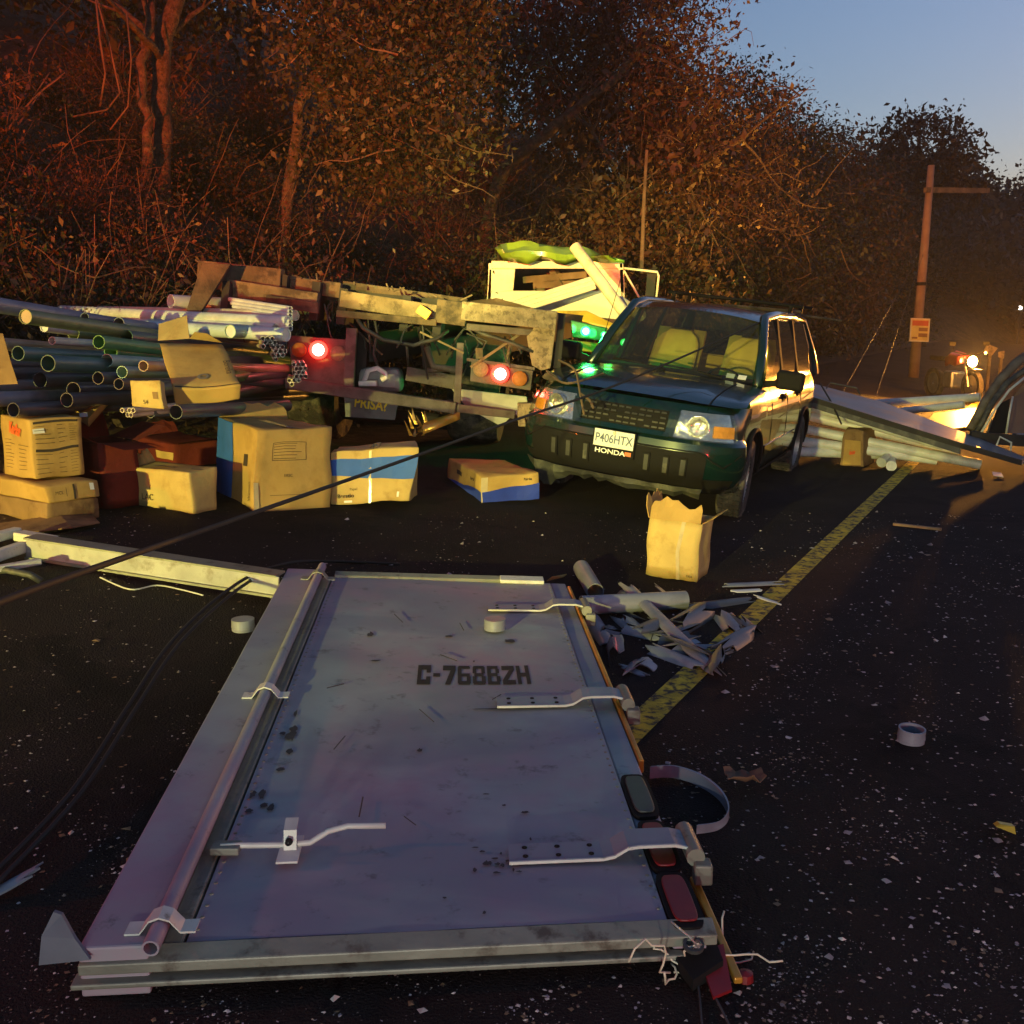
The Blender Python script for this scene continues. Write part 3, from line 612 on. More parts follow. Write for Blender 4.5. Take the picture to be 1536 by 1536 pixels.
# ================================================================ CARDBOARD BOXES
M_CARD = mat('cardboard', (.42, .27, .085), .85, var=.16, vs=4, c2=(.30, .18, .055), c2s=5, c2t=(.5, .75), bump=.12, bs=30, spec=.2)
M_CARDL = mat('cardboard_pale', (.50, .36, .13), .85, var=.16, vs=4, c2=(.36, .24, .08), c2s=6, c2t=(.55, .7), bump=.12, bs=30, spec=.2)
M_CARDRLIT = mat('red_lit_card', (.13, .022, .016), .88, var=.25, vs=5, bump=.2, bs=30, spec=.2)  # red tail light on shaded card, put into the colour
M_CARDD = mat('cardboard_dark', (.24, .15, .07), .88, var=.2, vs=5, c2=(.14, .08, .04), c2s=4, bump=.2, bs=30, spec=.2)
M_TAPE = mat('packing_tape', (.50, .40, .24), .18, var=.1, vs=20, coat=.5)
M_BLUE = mat('blue_print', (.02, .10, .42), .7, var=.12, vs=8)
M_BLUE2 = mat('deep_blue_print', (.015, .04, .34), .7, var=.12, vs=8)
M_INK = mat('black_ink', (.045, .032, .02), .8)
M_ORINK = mat('orange_ink', (.62, .10, .02), .8, var=.2, vs=30)
M_PAPER = mat('paper_label', (.72, .71, .68), .7, var=.06, vs=20)
def lerp4(q, a, b): return q[0].lerp(q[1], a).lerp(q[3].lerp(q[2], a), b)
class Carton:
    """a cardboard carton between 8 world corners (bottom 0-3, top 4-7; 0 = near corner, 0>1 the right-hand face, 0>3 the left-hand face)"""
    def __init__(s, label, c, m=M_CARD, seed=0, rough=.006, group=None, open_top=False):
        r_j = random.Random(seed + 77); s.c = [Vector(p) + (Vector((r_j.uniform(-1, 1), r_j.uniform(-1, 1), r_j.uniform(-1, .3))) * .016 if k > 3 else Vector()) for k, p in enumerate(c)]; s.root = thing('cardboard_box', label, 'box', s.c[0], group=group); r = random.Random(seed)
        s.cen = sum(s.c, Vector()) / 8
        F = {'R': (0, 1, 5, 4), 'L': (3, 0, 4, 7), 'T': (4, 5, 6, 7), 'B': (3, 2, 1, 0), 'X': (1, 2, 6, 5), 'Y': (2, 3, 7, 6)}
        s.F = {k: [s.c[i] for i in v] for k, v in F.items()}; n = 8; off = Vector((seed * 3.1, seed * 1.7, 0))
        s.D = lambda p: p + Vector((noise.noise(p * 5 + off), noise.noise(p * 5 + off + Vector((7, 0, 0))), noise.noise(p * 5 + off + Vector((0, 9, 0))))) * rough * 2.4
        b = MB()
        for k, q in s.F.items():
            if open_top and k == 'T': continue
            b.grid([[s.D(lerp4(q, i / n, j / n)) for i in range(n + 1)] for j in range(n + 1)])
        me = b.build('carton_body', m, s.root, smooth=30)
        bm = bmesh.new(); bm.from_mesh(me.data); bmesh.ops.remove_doubles(bm, verts=bm.verts[:], dist=.0005); bmesh.ops.recalc_face_normals(bm, faces=bm.faces[:]); bm.to_mesh(me.data); bm.free()
        if not open_top: me.modifiers.new('bevel', 'BEVEL').width = .006; me.modifiers['bevel'].limit_method = 'ANGLE'; me.modifiers['bevel'].angle_limit = R(50)
        else: me.modifiers.new('solid', 'SOLIDIFY').thickness = .006
    def nrm(s, k):
        q = s.F[k]; n = (q[1] - q[0]).cross(q[3] - q[0]).normalized()
        return n if n.dot(sum(q, Vector()) / 4 - s.cen) > 0 else -n
    def rect(s, k, a0, a1, b0, b1, m, name='print', off=.004, skew=(0, 0, 0, 0)):
        q = s.F[k]; n = s.nrm(k); na = max(2, int((a1 - a0) * 8)); nb = 2
        rows = [[s.D(lerp4(q, a0 + (a1 - a0) * i / na, (b0 + skew[0] + (skew[1] - skew[0]) * i / na) * (1 - j / nb) + (b1 + skew[2] + (skew[3] - skew[2]) * i / na) * j / nb)) + n * off for i in range(na + 1)] for j in range(nb + 1)]
        return MB().grid(rows).build(name, m, s.root)
    def tape(s, k, a): s.rect(k, a - .06, a + .06, 0, 1, M_TAPE, 'packing_tape', .003)
    def text(s, k, body, a, b, h, m=M_INK, off=.0, sx=1, rot=0, name='lettering'):
        q = s.F[k]; n = s.nrm(k); o = s.D(lerp4(q, a, b)) + n * .007; x = (q[1] - q[0]).normalized(); y = n.cross(x)
        if rot: x, y = x * math.cos(R(rot)) + y * math.sin(R(rot)), y * math.cos(R(rot)) - x * math.sin(R(rot))
        H = (q[3] - q[0]).length; return text_mesh(name, body, m, h * H, frame(o, x, y), s.root, off, sx)
    def lines(s, k, a0, a1, b0, b1, n, m=M_INK, seed=1, th=.008):
        r = random.Random(seed)
        for i in range(n):
            b = b0 + (b1 - b0) * i / max(1, n - 1); a = a0
            e = a0 + (a1 - a0) * r.uniform(.55, 1); s.rect(k, a, e, b, b + th, m, 'printed_line', .0045)
    def flap(s, k, edge, L, ang, m=M_CARD, part='flap', inset=.02, tear=0, seed=2):
        """flap hinged on a top edge (corner index pair) swung outwards by ang degrees from straight up"""
        i, j = edge; a, c = s.c[i], s.c[j]; up = (s.c[4] - s.c[0]).normalized(); e = (c - a).normalized(); o = e.cross(up)
        if o.dot((a + c) / 2 - s.cen) < 0: o = -o
        d = up * math.cos(R(ang)) + o * math.sin(R(ang)); r = random.Random(seed)
        a2, c2 = a.lerp(c, inset), a.lerp(c, 1 - inset); n = 8
        rows = [[a2.lerp(c2, t / n) for t in range(n + 1)], [a2.lerp(c2, t / n) + d * L * .5 + o * r.uniform(-.008, .008) for t in range(n + 1)], [a2.lerp(c2, .04 + .92 * t / n) + d * (L * (1 - tear * r.random())) for t in range(n + 1)]]
        return MB().slab(rows, o * .006).build(part, m, s.root)
def corners(cpx, xR, xL, ytop, a, h0=0.0, dep=None, tilt=(0, 0), Yfix=None):
    """solve a box from the picture: near bottom corner, right and left extents, top of the near edge; a = yaw of the right-hand face"""
    P = W(*cpx, Yfix) if Yfix else G(*cpx, h0)
    dr = Vector((math.cos(R(a)), math.sin(R(a)), 0)); dl = Vector((-math.sin(R(a)), math.cos(R(a)), 0))
    def ext(dv, target):
        lo, hi = .01, 2.0
        for _ in range(40):
            m = (lo + hi) / 2; x = pix(P + dv * m)[0]
            if (x < target) == (dv is dr): lo = m
            else: hi = m
        return lo
    wr, wl = ext(dr, xR), dep or ext(dl, xL); lo, hi = .02, 2.0
    for _ in range(40):
        m = (lo + hi) / 2
        if pix(P + Vector((0, 0, m)))[1] > ytop: lo = m
        else: hi = m
    M = Matrix.Rotation(R(tilt[0]), 3, dl) @ Matrix.Rotation(R(tilt[1]), 3, dr)
    q = [Vector(), dr * wr, dr * wr + dl * wl, dl * wl]; up = Vector((0, 0, lo))
    return [P + M @ v for v in q] + [P + M @ (v + up) for v in q]
# left stack
c3 = corners((71, 789), 150, -12, 756, 52); bx = Carton('long flat carton coloured as in shade at the bottom of the stack', c3, M_CARDD, 1)  # shade at the stack foot put into a darker card colour
top3 = c3[4].z
def on(cp, z, **k):
    """near corner standing on height z"""
    r = ray(*cp); t = (z - CAM_H) / r.z; return (Vector((0, 0, CAM_H)) + r * t).y
c2_ = corners((71, 756), 150, -12, 727, 52, Yfix=on((71, 756), top3 + .004)); bx = Carton('flat carton with a paper label under the orange-lettered box', c2_, M_CARD, 2)
bx.rect('R', .82, .90, .45, .85, M_PAPER, 'paper_label'); bx.rect('R', .50, .54, .05, .9, M_INK); bx.text('R', 'MCL', .22, .55, .28, M_INK, 0, .9); bx.rect('R', .36, .37, .3, .8, M_INK)
c1 = corners((53, 720), 127, 5, 630, 50, Yfix=on((53, 720), c2_[4].z + .004)); bx = Carton('carton with orange lettering and printed tables on top of the stack', c1, M_CARD, 3)
bx.text('L', 'Kerfor', .52, .80, .24, M_ORINK, .006, .62, -8, 'orange_lettering')
bx.lines('L', .12, .46, .14, .60, 9, seed=3); bx.lines('L', .55, .9, .14, .55, 7, seed=4)
bx.rect('R', .06, .90, .92, .96, M_INK); bx.rect('R', .06, .90, .465, .51, M_INK)
for k_, (b0, b1) in enumerate(((.60, .87), (.08, .42))): bx.lines('R', .06, .45, b0, b1, 5, seed=6 + k_); bx.lines('R', .50, .68, b0, b1, 5, seed=8 + k_); bx.lines('R', .73, .90, b0, b1, 8, seed=9 + k_, th=.006)
bx.rect('R', .03, .25, .76, .84, M_PAPER, 'paper_label')
# open box beside the stack, tail-light red put into its card colour
c4 = corners((157, 765), 212, 118, 664, 48); bx = Carton('tall open carton coloured dark red for tail light between the stack and a smaller box', c4, M_CARDRLIT, 4, open_top=True)
f_ = bx.flap('T', (4, 7), .30, 62, M_CARDRLIT, tear=.2); bx.flap('T', (4, 5), .26, 95, M_CARDRLIT); bx.flap('T', (7, 6), .26, 20, M_CARDRLIT, tear=.3); bx.flap('T', (5, 6), .24, 70, M_CARDRLIT)
cf = [W(100, 616, 6.75), W(133, 640, 6.6), W(163, 606, 6.9), W(150, 603, 7.0)]
tr_ = thing('cardboard_tray', 'shallow cardboard tray with a white label behind the lettered box', 'box', cf[0])
MB().slab([[cf[0], cf[1]], [cf[3], cf[2]]], (0, 0, .008)).build('tray_base', M_CARD, tr_)
for a_, c_ in ((0, 1), (1, 2), (2, 3), (3, 0)): MB().slab([[cf[a_], cf[c_]], [cf[a_] + Vector((0, 0, .05)), cf[c_] + Vector((0, 0, .05))]], (0, .006, 0)).build('tray_side', M_CARD, tr_)
MB().slab([[W(120, 626, 6.62), W(132, 625, 6.62)], [W(119, 620, 6.66), W(131, 619, 6.66)]], (0, -.003, .002)).build('paper_label', M_PAPER, tr_)
# small boxes
c5 = corners((290, 772), 326, 201, 707, 62); bx = Carton('pale carton with its lower half in shadow', c5, M_CARDL, 5); bx.tape('T', .5); bx.text('L', 'LAC', .25, .30, .22, M_INK); bx.flap('T', (7, 6), .12, 35, M_CARDL, tear=.5, seed=9)
c6 = corners((262, 702), 330, 208, 665, 40); bx = Carton('carton coloured dark red for tail light with a pale sticker behind the shadowed one', c6, M_CARDRLIT, 6); bx.rect('L', .55, .98, .28, .62, M_CARDL, 'pale_sticker')
bx.flap('T', (4, 5), .16, 80, M_CARDRLIT); bx.flap('T', (6, 7), .16, 40, M_CARDRLIT, tear=.4)
# big one with blue edge
c7 = corners((382, 768), 497, 325, 640, 36, tilt=(3.5, 0)); bx = Carton('large carton with a blue edge and a hand hole', c7, M_CARD, 7, .008)
bx.rect('L', .0, .42, 0, 1, M_BLUE, 'blue_band', skew=(0, 0, 0, 0)); bx.rect('L', .70, .79, .52, .66, M_INK, 'hand_hole'); bx.text('L', 'Weston', .88, .22, .09, M_INK, 0, .8, 90)
bx.lines('R', .24, .62, .62, .80, 6, seed=11, th=.006)
for q_ in ((.22, .66, .60, .606), (.22, .66, .82, .826)): bx.rect('R', *q_, M_INK, 'printed_frame')
for q_ in ((.22, .226, .60, .82), (.66, .666, .60, .82)): bx.rect('R', *q_, M_INK, 'printed_frame')
bx.text('R', 'ERSC', .42, .44, .05); bx.tape('T', .5); bx.flap('T', (7, 6), .14, 30, M_CARD, tear=.3, seed=12); bx.rect('R', .0, .06, .0, .35, M_TAPE, 'packing_tape', .005); bx.rect('R', .2, .7, .20, .205, M_INK, 'printed_line')
# blue stripe box
c8 = corners((497, 758), 614, 470, 676, -4, dep=.40, tilt=(-4.5, -4)); 
for i_, q_ in ((4, .03), (5, .09)): c8[i_] = c8[i_] + Vector((q_, 0, 0))
bx = Carton('carton with a broad light blue stripe beside the large blue-edged one', c8, M_CARDL, 8, .009)
bx.rect('R', 0, 1, .50, .86, M_BLUE, 'blue_band', skew=(.06, -.10, .0, -.02)); bx.text('R', 'Berstlo', .2, .16, .10, M_INK, .001, 1.1); bx.text('R', 'Papel', .3, .27, .07, M_INK); bx.rect('R', .18, .28, .04, .08, M_PAPER, 'torn_patch'); bx.rect('R', .82, .85, .08, .18, M_PAPER, 'torn_patch')
bx.tape('T', .5); bx.rect('R', .47, .50, .0, .98, M_TAPE, 'packing_tape', .005)
# low box with deep blue base
c9 = corners((723, 754), 808, 671, 716, 22); 
c9[5] = c9[5] + Vector((0, 0, .03)); c9[7] = c9[7] + Vector((0, 0, .05))
bx = Carton('low carton with a deep blue lower half near the car', c9, M_CARD, 9, .008)
bx.rect('R', .0, 1, 0, .52, M_BLUE2, 'blue_band', skew=(0, 0, -.08, .10)); bx.rect('L', 0, 1, 0, .30, M_BLUE2, 'blue_band', skew=(0, 0, .02, .12)); bx.rect('L', .28, .42, .62, .76, M_INK, 'hand_hole'); bx.text('L', 'Boreka', .72, .68, .13, M_INK, .001, .9); bx.text('R', 'Boreka', .80, .82, .13, M_INK, .001, .9); bx.tape('R', .04)
# box in front of the car
c10 = corners((1046, 874), 1062, 968, 785, 68, tilt=(0, 4)); bx = Carton('torn open carton standing alone in front of the car', c10, M_CARDL, 10, .010, open_top=True)
bx.rect('L', .60, .67, 0, 1, M_TAPE, 'packing_tape', .006); bx.flap('T', (7, 4), .16, -20, M_CARD, tear=.5); bx.flap('T', (6, 7), .15, 10, M_CARD, tear=.4, seed=5); bx.flap('T', (4, 5), .12, 55, M_CARD, tear=.3); bx.text('L', 'caja', .85, .10, .07)
MB().slab([[c10[4] .lerp(c10[7], .2) + Vector((0, .08, -.02)), c10[4].lerp(c10[7], .9) + Vector((0, .08, -.02))], [c10[5].lerp(c10[6], .2) + Vector((0, -.04, -.06)), c10[5].lerp(c10[6], .9) + Vector((0, -.04, -.06))]], (0, 0, -.02)).build('packing_inside', M_BLACK, bx.root)
# box leaning on the pipes
Yb = 6.35
c11 = [W(263, 607, Yb), W(360, 600, Yb + .05), W(352, 560, Yb + .5), W(258, 566, Yb + .5), W(262, 583, Yb - .05), W(360, 578, Yb), W(331, 514, Yb + .48), W(237, 511, Yb + .45)]
bx = Carton('open carton tipped back against the pipes, round mark on its side', [c11[i] for i in (0, 1, 2, 3, 4, 5, 6, 7)], M_CARD, 11, .006)
q_ = bx.F['T']; bx.rect('T', .01, .99, .01, .03, M_INK, 'fold'); bx.text('T', 'O', .5, .22, .14, mat('grey_ink', (.16, .13, .10), .8), .004, 1, name='round_mark'); bx.text('T', 'x', .5, .225, .08, MATS['grey_ink']); bx.text('T', 'Boreka', .91, .40, .10, M_INK, 0, 1, -78)
fl = [(W(237, 511, Yb + .45), W(284, 508, Yb + .46), W(280, 473, Yb + .6), W(238, 486, Yb + .62)), (W(284, 508, Yb + .46), W(333, 514, Yb + .48), W(310, 500, Yb + .35), W(292, 498, Yb + .34))]
for f in fl: MB().slab([[f[0], f[1]], [f[3], f[2]]], (0, .006, 0)).build('flap', M_CARDL, bx.root)
c12 = corners((247, 613), 254, 199, 571, 70, Yfix=6.15); bx = Carton('small stained carton lying against the tipped one', c12, M_CARDL, 12, .008); bx.text('L', '54', .45, .2, .22); bx.rect('L', .72, .9, .35, .6, M_CARDD, 'stain')
# far box by the white pipes
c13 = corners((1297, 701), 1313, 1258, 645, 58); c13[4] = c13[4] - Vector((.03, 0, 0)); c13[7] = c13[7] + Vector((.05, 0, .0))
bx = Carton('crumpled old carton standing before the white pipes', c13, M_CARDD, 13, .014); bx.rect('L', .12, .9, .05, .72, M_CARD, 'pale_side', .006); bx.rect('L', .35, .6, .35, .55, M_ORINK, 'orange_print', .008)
# loose cardboard
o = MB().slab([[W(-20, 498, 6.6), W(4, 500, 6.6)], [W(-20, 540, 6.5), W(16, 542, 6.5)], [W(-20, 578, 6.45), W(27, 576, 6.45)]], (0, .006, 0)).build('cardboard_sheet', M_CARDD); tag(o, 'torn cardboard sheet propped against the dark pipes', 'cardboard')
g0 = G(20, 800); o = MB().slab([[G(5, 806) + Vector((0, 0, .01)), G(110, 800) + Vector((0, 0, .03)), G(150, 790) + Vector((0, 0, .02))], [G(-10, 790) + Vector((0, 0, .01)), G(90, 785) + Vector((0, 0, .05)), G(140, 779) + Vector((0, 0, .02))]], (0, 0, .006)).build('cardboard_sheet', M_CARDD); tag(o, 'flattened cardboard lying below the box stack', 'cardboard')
# ================================================================ PIPES
def pmat(n, c, **k): return mat('pipe_' + n, c, .38, var=.15, vs=5, c2=tuple(x * .55 for x in c), c2s=4, c2t=(.5, .75), coat=.1, **k)
PM = {'green': pmat('green', (.10, .28, .10)), 'olive': pmat('olive', (.19, .24, .10)), 'teal': pmat('teal', (.06, .14, .125)), 'grey': pmat('grey', (.22, .235, .275)), 'dark': pmat('dark', (.075, .08, .092)), 'white': pmat('white', (.62, .64, .62)), 'mint': pmat('mint', (.32, .46, .36)), 'tan': pmat('tan', (.50, .36, .24)), 'cream': pmat('cream', (.66, .58, .42))}
PLN = {'green': 'green plastic pipe', 'olive': 'olive green plastic pipe', 'teal': 'dark teal plastic pipe', 'grey': 'blue-grey plastic pipe', 'dark': 'dark grey plastic pipe', 'white': 'white plastic pipe', 'mint': 'pale mint plastic pipe', 'tan': 'tan plastic pipe', 'cream': 'cream plastic pipe'}
def hdir(h, p): return Vector((math.sin(R(h)) * math.cos(R(p)), math.cos(R(h)) * math.cos(R(p)), math.sin(R(p))))
def pipe(a, b, r, c, label=None, group=None, plug=None, wall=None):
    o = MB().pipe(a, b, r, r - (wall or max(.004, r * .10)), 22).build('pipe', PM[c], smooth=50)
    tag(o, label or PLN[c] + ' in the spilled heap beside the truck', 'pipe', group or 'spilled pipes beside the truck')
    if plug:
        d = (b - a).normalized(); MB().lathe([(.001, .012), (r * .9, .012), (r * .93, .03)], a, d, 20).build('end_plug', PM[plug], o)
    return o
PL = [(38, 475, 6.6, 12.0, -5.4, 4.6, 11, 'olive', 'tan', 'olive pipe with a plugged tan end on top of the heap'), (-40, 452, 6.7, 12.5, -5.7, 4.6, 12, 'grey', None, None), (148, 513, 6.9, 11.5, -5.4, 4.6, 10, 'green', None, None),
      (66, 491, 7.1, 12.5, -5.4, 4.6, 7, 'white', 'white', None), (78, 511, 7.0, 14.0, -3.8, 4.6, 6, 'white', None, None), (27, 530, 6.5, 12.5, -3.8, 4.6, 11, 'teal', None, None), (72, 545, 6.4, 13.0, -4.0, 4.6, 12.5, 'teal', None, None),
      (160, 541, 6.9, 11.5, -4.3, 4.6, 10, 'mint', None, 'pale mint pipe with a thick rim among the dark pipe ends'), (183, 558, 6.7, 11.0, -3.8, 4.0, 9, 'mint', None, None), (166, 527, 7.1, 11.2, -4.9, 4.6, 11, 'green', None, None),
      (147, 567, 6.6, 12.0, -3.2, 4.0, 9.5, 'dark', None, None), (178, 576, 6.5, 12.5, -3.2, 4.0, 8.5, 'dark', None, None), (215, 549, 6.7, 11.5, -3.2, 4.0, 8, 'tan', None, 'tan pipe with a pale rim beside the small carton'),
      (-60, 583, 6.3, 14.5, -2.9, 4.5, 13, 'grey', None, None), (-40, 600, 6.2, 14.0, -2.8, 4.6, 12, 'grey', None, None), (-50, 562, 6.4, 14.0, -3.1, 4.6, 12, 'dark', None, None), (-50, 512, 6.7, 14.0, -4.6, 4.6, 10, 'tan', None, None),
      (264, 618, 6.7, 14.0, -3.2, 1.6, 11, 'dark', None, None), (127, 476, 7.6, 12.5, -4.9, 4.6, 7, 'grey', None, None), (178, 485, 7.7, 12.0, -5.1, 4.6, 9, 'grey', None, None), (226, 620, 6.6, 12.5, -3.2, 1.5, 7, 'dark', None, None),
      (256, 452, 8.6, 40.0, -2.0, 1.5, 10, 'white', None, 'white pipe sticking out from under the broken post'), (345, 497, 7.6, 20.0, -1.0, 0.6, 10, 'mint', 'white', None), (430, 502, 7.6, -62.0, 2.0, 2.6, 10, 'white', 'white', 'white capped pipe end left of the tail lamp'), (432, 483, 7.8, -60.0, 2.0, 2.6, 9, 'white', 'white', None), (414, 494, 7.8, -58.0, 2.0, 2.4, 9, 'white', 'white', None), (443, 473, 8.0, -55.0, 1.0, 2.6, 8, 'cream', 'cream', None),
      (20, 615, 6.2, 15.0, -2.9, 4.2, 11, 'dark', None, None), (100, 600, 6.5, 13.5, -2.9, 4.2, 11, 'dark', None, None), (110, 585, 6.7, 13.5, -2.9, 4.4, 12, 'dark', None, None), (60, 570, 6.7, 13.5, -3.2, 4.6, 12, 'dark', None, None), (236, 585, 6.8, 10.0, 0.0, 3.0, 11, 'dark', None, None), (300, 600, 7.2, 4.0, 0.0, 3.0, 11, 'dark', None, None), (320, 570, 7.3, 0.0, -1.0, 3.0, 10, 'green', None, None), (300, 545, 7.5, 0.0, -2.0, 3.0, 10, 'teal', None, None), (120, 545, 7.1, 12.8, -3.8, 4.6, 11, 'dark', None, None), (230, 560, 7.2, 12.2, -3.8, 4.4, 11, 'teal', None, None), (215, 525, 7.5, 12.0, -4.3, 4.4, 10, 'green', None, None), (190, 505, 7.6, 12.2, -4.9, 4.6, 10, 'teal', None, None), (110, 500, 7.4, 12.8, -4.9, 4.6, 10, 'olive', None, None), (5, 548, 6.9, 13.2, -3.8, 4.6, 12, 'dark', None, None)]
for px_, py_, Y_, hd, pt, L_, rp, c_, plug, lb in PL:
    a = W(px_, py_, Y_); pipe(a, a + hdir(hd, pt) * L_, rp / 1536 * Y_, c_, lb, None if lb is None else 'marked pipes of the heap', plug)
# flat stack of white slats behind the post, three hexagonal bundles of thin conduit
for i in range(7):
    a = W(345 + i * 3, 449 + i * 5.5, 8.6 - i * .05); b_ = W(436, 463 + i * 5.0, 7.95 - i * .04); pipe(a, b_, .019, 'white', 'thin white pipe in the bright stack under the truck timbers', 'bright stack of white pipes')
for (px_, py_, Y_, n_, hd) in ((402, 514, 7.4, 7, -16), (417, 527, 7.4, 10, -14), (448, 553, 7.6, 14, -12), (441, 577, 7.7, 4, -12), (190, 623, 6.4, 5, 20)):
    p0 = W(px_, py_, Y_); bd = thing('conduit_bundle', {402: 'small bundle of thin pale conduits next to the big plastic pipe ends', 417: 'bundle of ten thin pale conduits below the capped white pipes', 448: 'honeycomb bundle of thin pale conduits under the tail lamp', 441: 'few thin conduits at the end of the bumper bar', 190: 'small conduit bundle lying below the small stained carton'}[px_], 'pipe bundle', p0)
    k_ = 0; row = 0; d = hdir(hd, -1); sd, uu = basis(d); w_ = 3 if n_ < 12 else 3
    while k_ < n_:
        for cc_ in range(w_):
            if k_ >= n_: break
            c = p0 + sd * ((cc_ - 1 + .5 * (row % 2)) * .033) + uu * (-row * .029 + .03) + d * rnd.uniform(0, .03)
            MB().pipe(c, c + d * .8, .0165, .0125, 12).build('conduit', PM['cream'], bd, smooth=50); k_ += 1
        row += 1
# ================================================================ FALLEN TRUCK DOOR
def door_paint():
    m = mat('door_paint', (.25, .29, .305), .55, .0, var=.22, vs=2.2, c2=(.29, .225, .275), c2s=1.2, c2t=(.45, .60), bump=.08, bs=5)
    nt = m.node_tree; n = nt.nodes; l = nt.links; p = n['Principled BSDF']; src = p.inputs['Base Color'].links[0].from_socket
    tc = n.new('ShaderNodeTexCoord'); mp = n.new('ShaderNodeMapping'); mp.inputs['Rotation'].default_value = (0, 0, .9); mp.inputs['Scale'].default_value = (1.0, 1.7, 1); l.new(tc.outputs['Object'], mp.inputs[0])
    no = n.new('ShaderNodeTexNoise'); no.inputs['Scale'].default_value = 1.3; no.inputs['Detail'].default_value = 9; no.inputs['Distortion'].default_value = .6; l.new(mp.outputs[0], no.inputs[0])
    mr = n.new('ShaderNodeMapRange'); mr.inputs[1].default_value = .46; mr.inputs[2].default_value = .62; mr.inputs[4].default_value = .6; l.new(no.outputs[0], mr.inputs[0])
    mx = n.new('ShaderNodeMix'); mx.data_type = 'RGBA'; l.new(mr.outputs[0], mx.inputs[0]); l.new(src, mx.inputs[6]); mx.inputs[7].default_value = (.15, .175, .23, 1)
    n2 = n.new('ShaderNodeTexNoise'); n2.inputs['Scale'].default_value = 9; n2.inputs['Detail'].default_value = 10; n2.inputs['Roughness'].default_value = .75; l.new(tc.outputs['Object'], n2.inputs[0])
    m2 = n.new('ShaderNodeMapRange'); m2.inputs[1].default_value = .57; m2.inputs[2].default_value = .70; m2.inputs[4].default_value = .8; l.new(n2.outputs[0], m2.inputs[0])
    m3 = n.new('ShaderNodeMix'); m3.data_type = 'RGBA'; l.new(m2.outputs[0], m3.inputs[0]); l.new(mx.outputs[2], m3.inputs[6]); m3.inputs[7].default_value = (.06, .06, .065, 1)
    l.new(m3.outputs[2], p.inputs['Base Color']); return m
M_DOOR = door_paint()
M_DOORE = mat('door_edge', (.20, .205, .16), .5, .2, var=.2, vs=5, c2=(.09, .075, .055), c2s=9, c2t=(.55, .66), bump=.15, bs=30)
M_WORN = mat('worn_white', (.55, .56, .50), .5, .1, var=.12, vs=14, c2=(.25, .22, .17), c2s=22, c2t=(.6, .7))
M_STENCIL = mat('stencil_paint', (.018, .014, .01), .8, var=.3, vs=25)
M_DIRT = mat('dark_stain', (.035, .033, .035), .8, var=.3, vs=15)
M_RED = mat('red_lens', (.16, .006, .008), .45, var=.15, vs=20)
M_SMOKE = mat('grey_lens', (.05, .05, .046), .45, var=.2, vs=20)
M_ORANGE = mat('orange_trim', (.52, .25, .03), .3, .3, var=.25, vs=10)
NL, NR, FR, FL = G(118, 1442, .10), G(1075, 1396, .10), G(854, 874, .10), G(432, 862, .10)
print('door', NL, NR, FR, FL, (NR - NL).length, (FL - NL).length)
X_ = ((NR - NL).normalized() + (FR - FL).normalized()).normalized(); WD = .5 * ((NR - NL).length + (FR - FL).length); LD = .5 * ((FL - NL).length + (FR - NR).length)
door = thing('cargo_door_assembly', 'grey steel truck cargo door with stencilled number lying on the road', 'door', NL)
def Dp(a, b, h=0.0):   # a across 0..1, b along 0..1, h metres above the sheet
    p = NL.lerp(NR, a).lerp(FL.lerp(FR, a), b); n = (NR - NL).cross(FL - NL).normalized(); return p + n * h
def db(b, name, m, parent=None, **k): return b.build(name, m, parent or door, **k)
def dn(a, b): return noise.noise((a * 2.3, b * 4.1, 5)) * .006 + noise.noise((a * 6, b * 11, 2)) * .002
NX, NY = 28, 44
a0, a1 = .155, .925
def aof(x, b):
    lo, hi = 0, 1
    for _ in range(40):
        m = (lo + hi) / 2
        if pix(Dp(m, b))[0] < x: lo = m
        else: hi = m
    return lo
def bof(a, y):   # place along the door that the picture shows at height y
    lo, hi = -.1, 1.1
    for _ in range(40):
        m = (lo + hi) / 2
        if pix(Dp(a, m, .03))[1] > y: lo = m
        else: hi = m
    return lo
rows = [[Dp(a0 + (a1 - a0) * i / NX, .015 + .97 * j / NY, dn(i / NX, j / NY) + .006) for i in range(NX + 1)] for j in range(NY + 1)]
leaf = db(MB().slab(rows, (0, 0, -.03)), 'door_leaf', M_DOOR, smooth=40)
# left post: folded channel standing above the sheet
def strip(al, ar, h, name, m, b0=0.0, b1=1.0, drop=.10, n=14, tw=0):
    L_ = [Dp(al, b0 + (b1 - b0) * j / n, h + .004 * noise.noise((j * .6, al * 9, 1))) for j in range(n + 1)]; R_ = [Dp(ar, b0 + (b1 - b0) * j / n, h + .004 * noise.noise((j * .6, ar * 9, 4))) for j in range(n + 1)]
    return db(MB().slab([L_, R_], (0, 0, -drop)), name, m, bevel=.006)
strip(.0, .105, .035, 'door_post', M_DOOR, 0, 1.0, .13)
strip(.118, .150, .008, 'post_flange', M_DOORE, .01, .985, .03)
# locking rod along the post with its saddles
rod = db(MB().pipe(Dp(.117, -.012, .052), Dp(.117, 1.0, .052), .021, .016, 18), 'locking_rod', M_DOOR, smooth=50)
for bb in (.012, bof(.117, 1050), bof(.117, 872)):
    arc = [(-2.6, .0), (-1.5, .0), (-1.15, .4), (-.75, .9), (0, 1.15), (.75, .9), (1.15, .4), (1.5, 0), (2.6, .0)]
    L = [[Dp(.117 + x * .021, bb + q, .036 + z * .036) for x, z in arc] for q in (0, .016)]
    MB().slab(L, (0, 0, .005)).build('rod_saddle', M_WORN if bb < .9 else M_DOORE, rod)
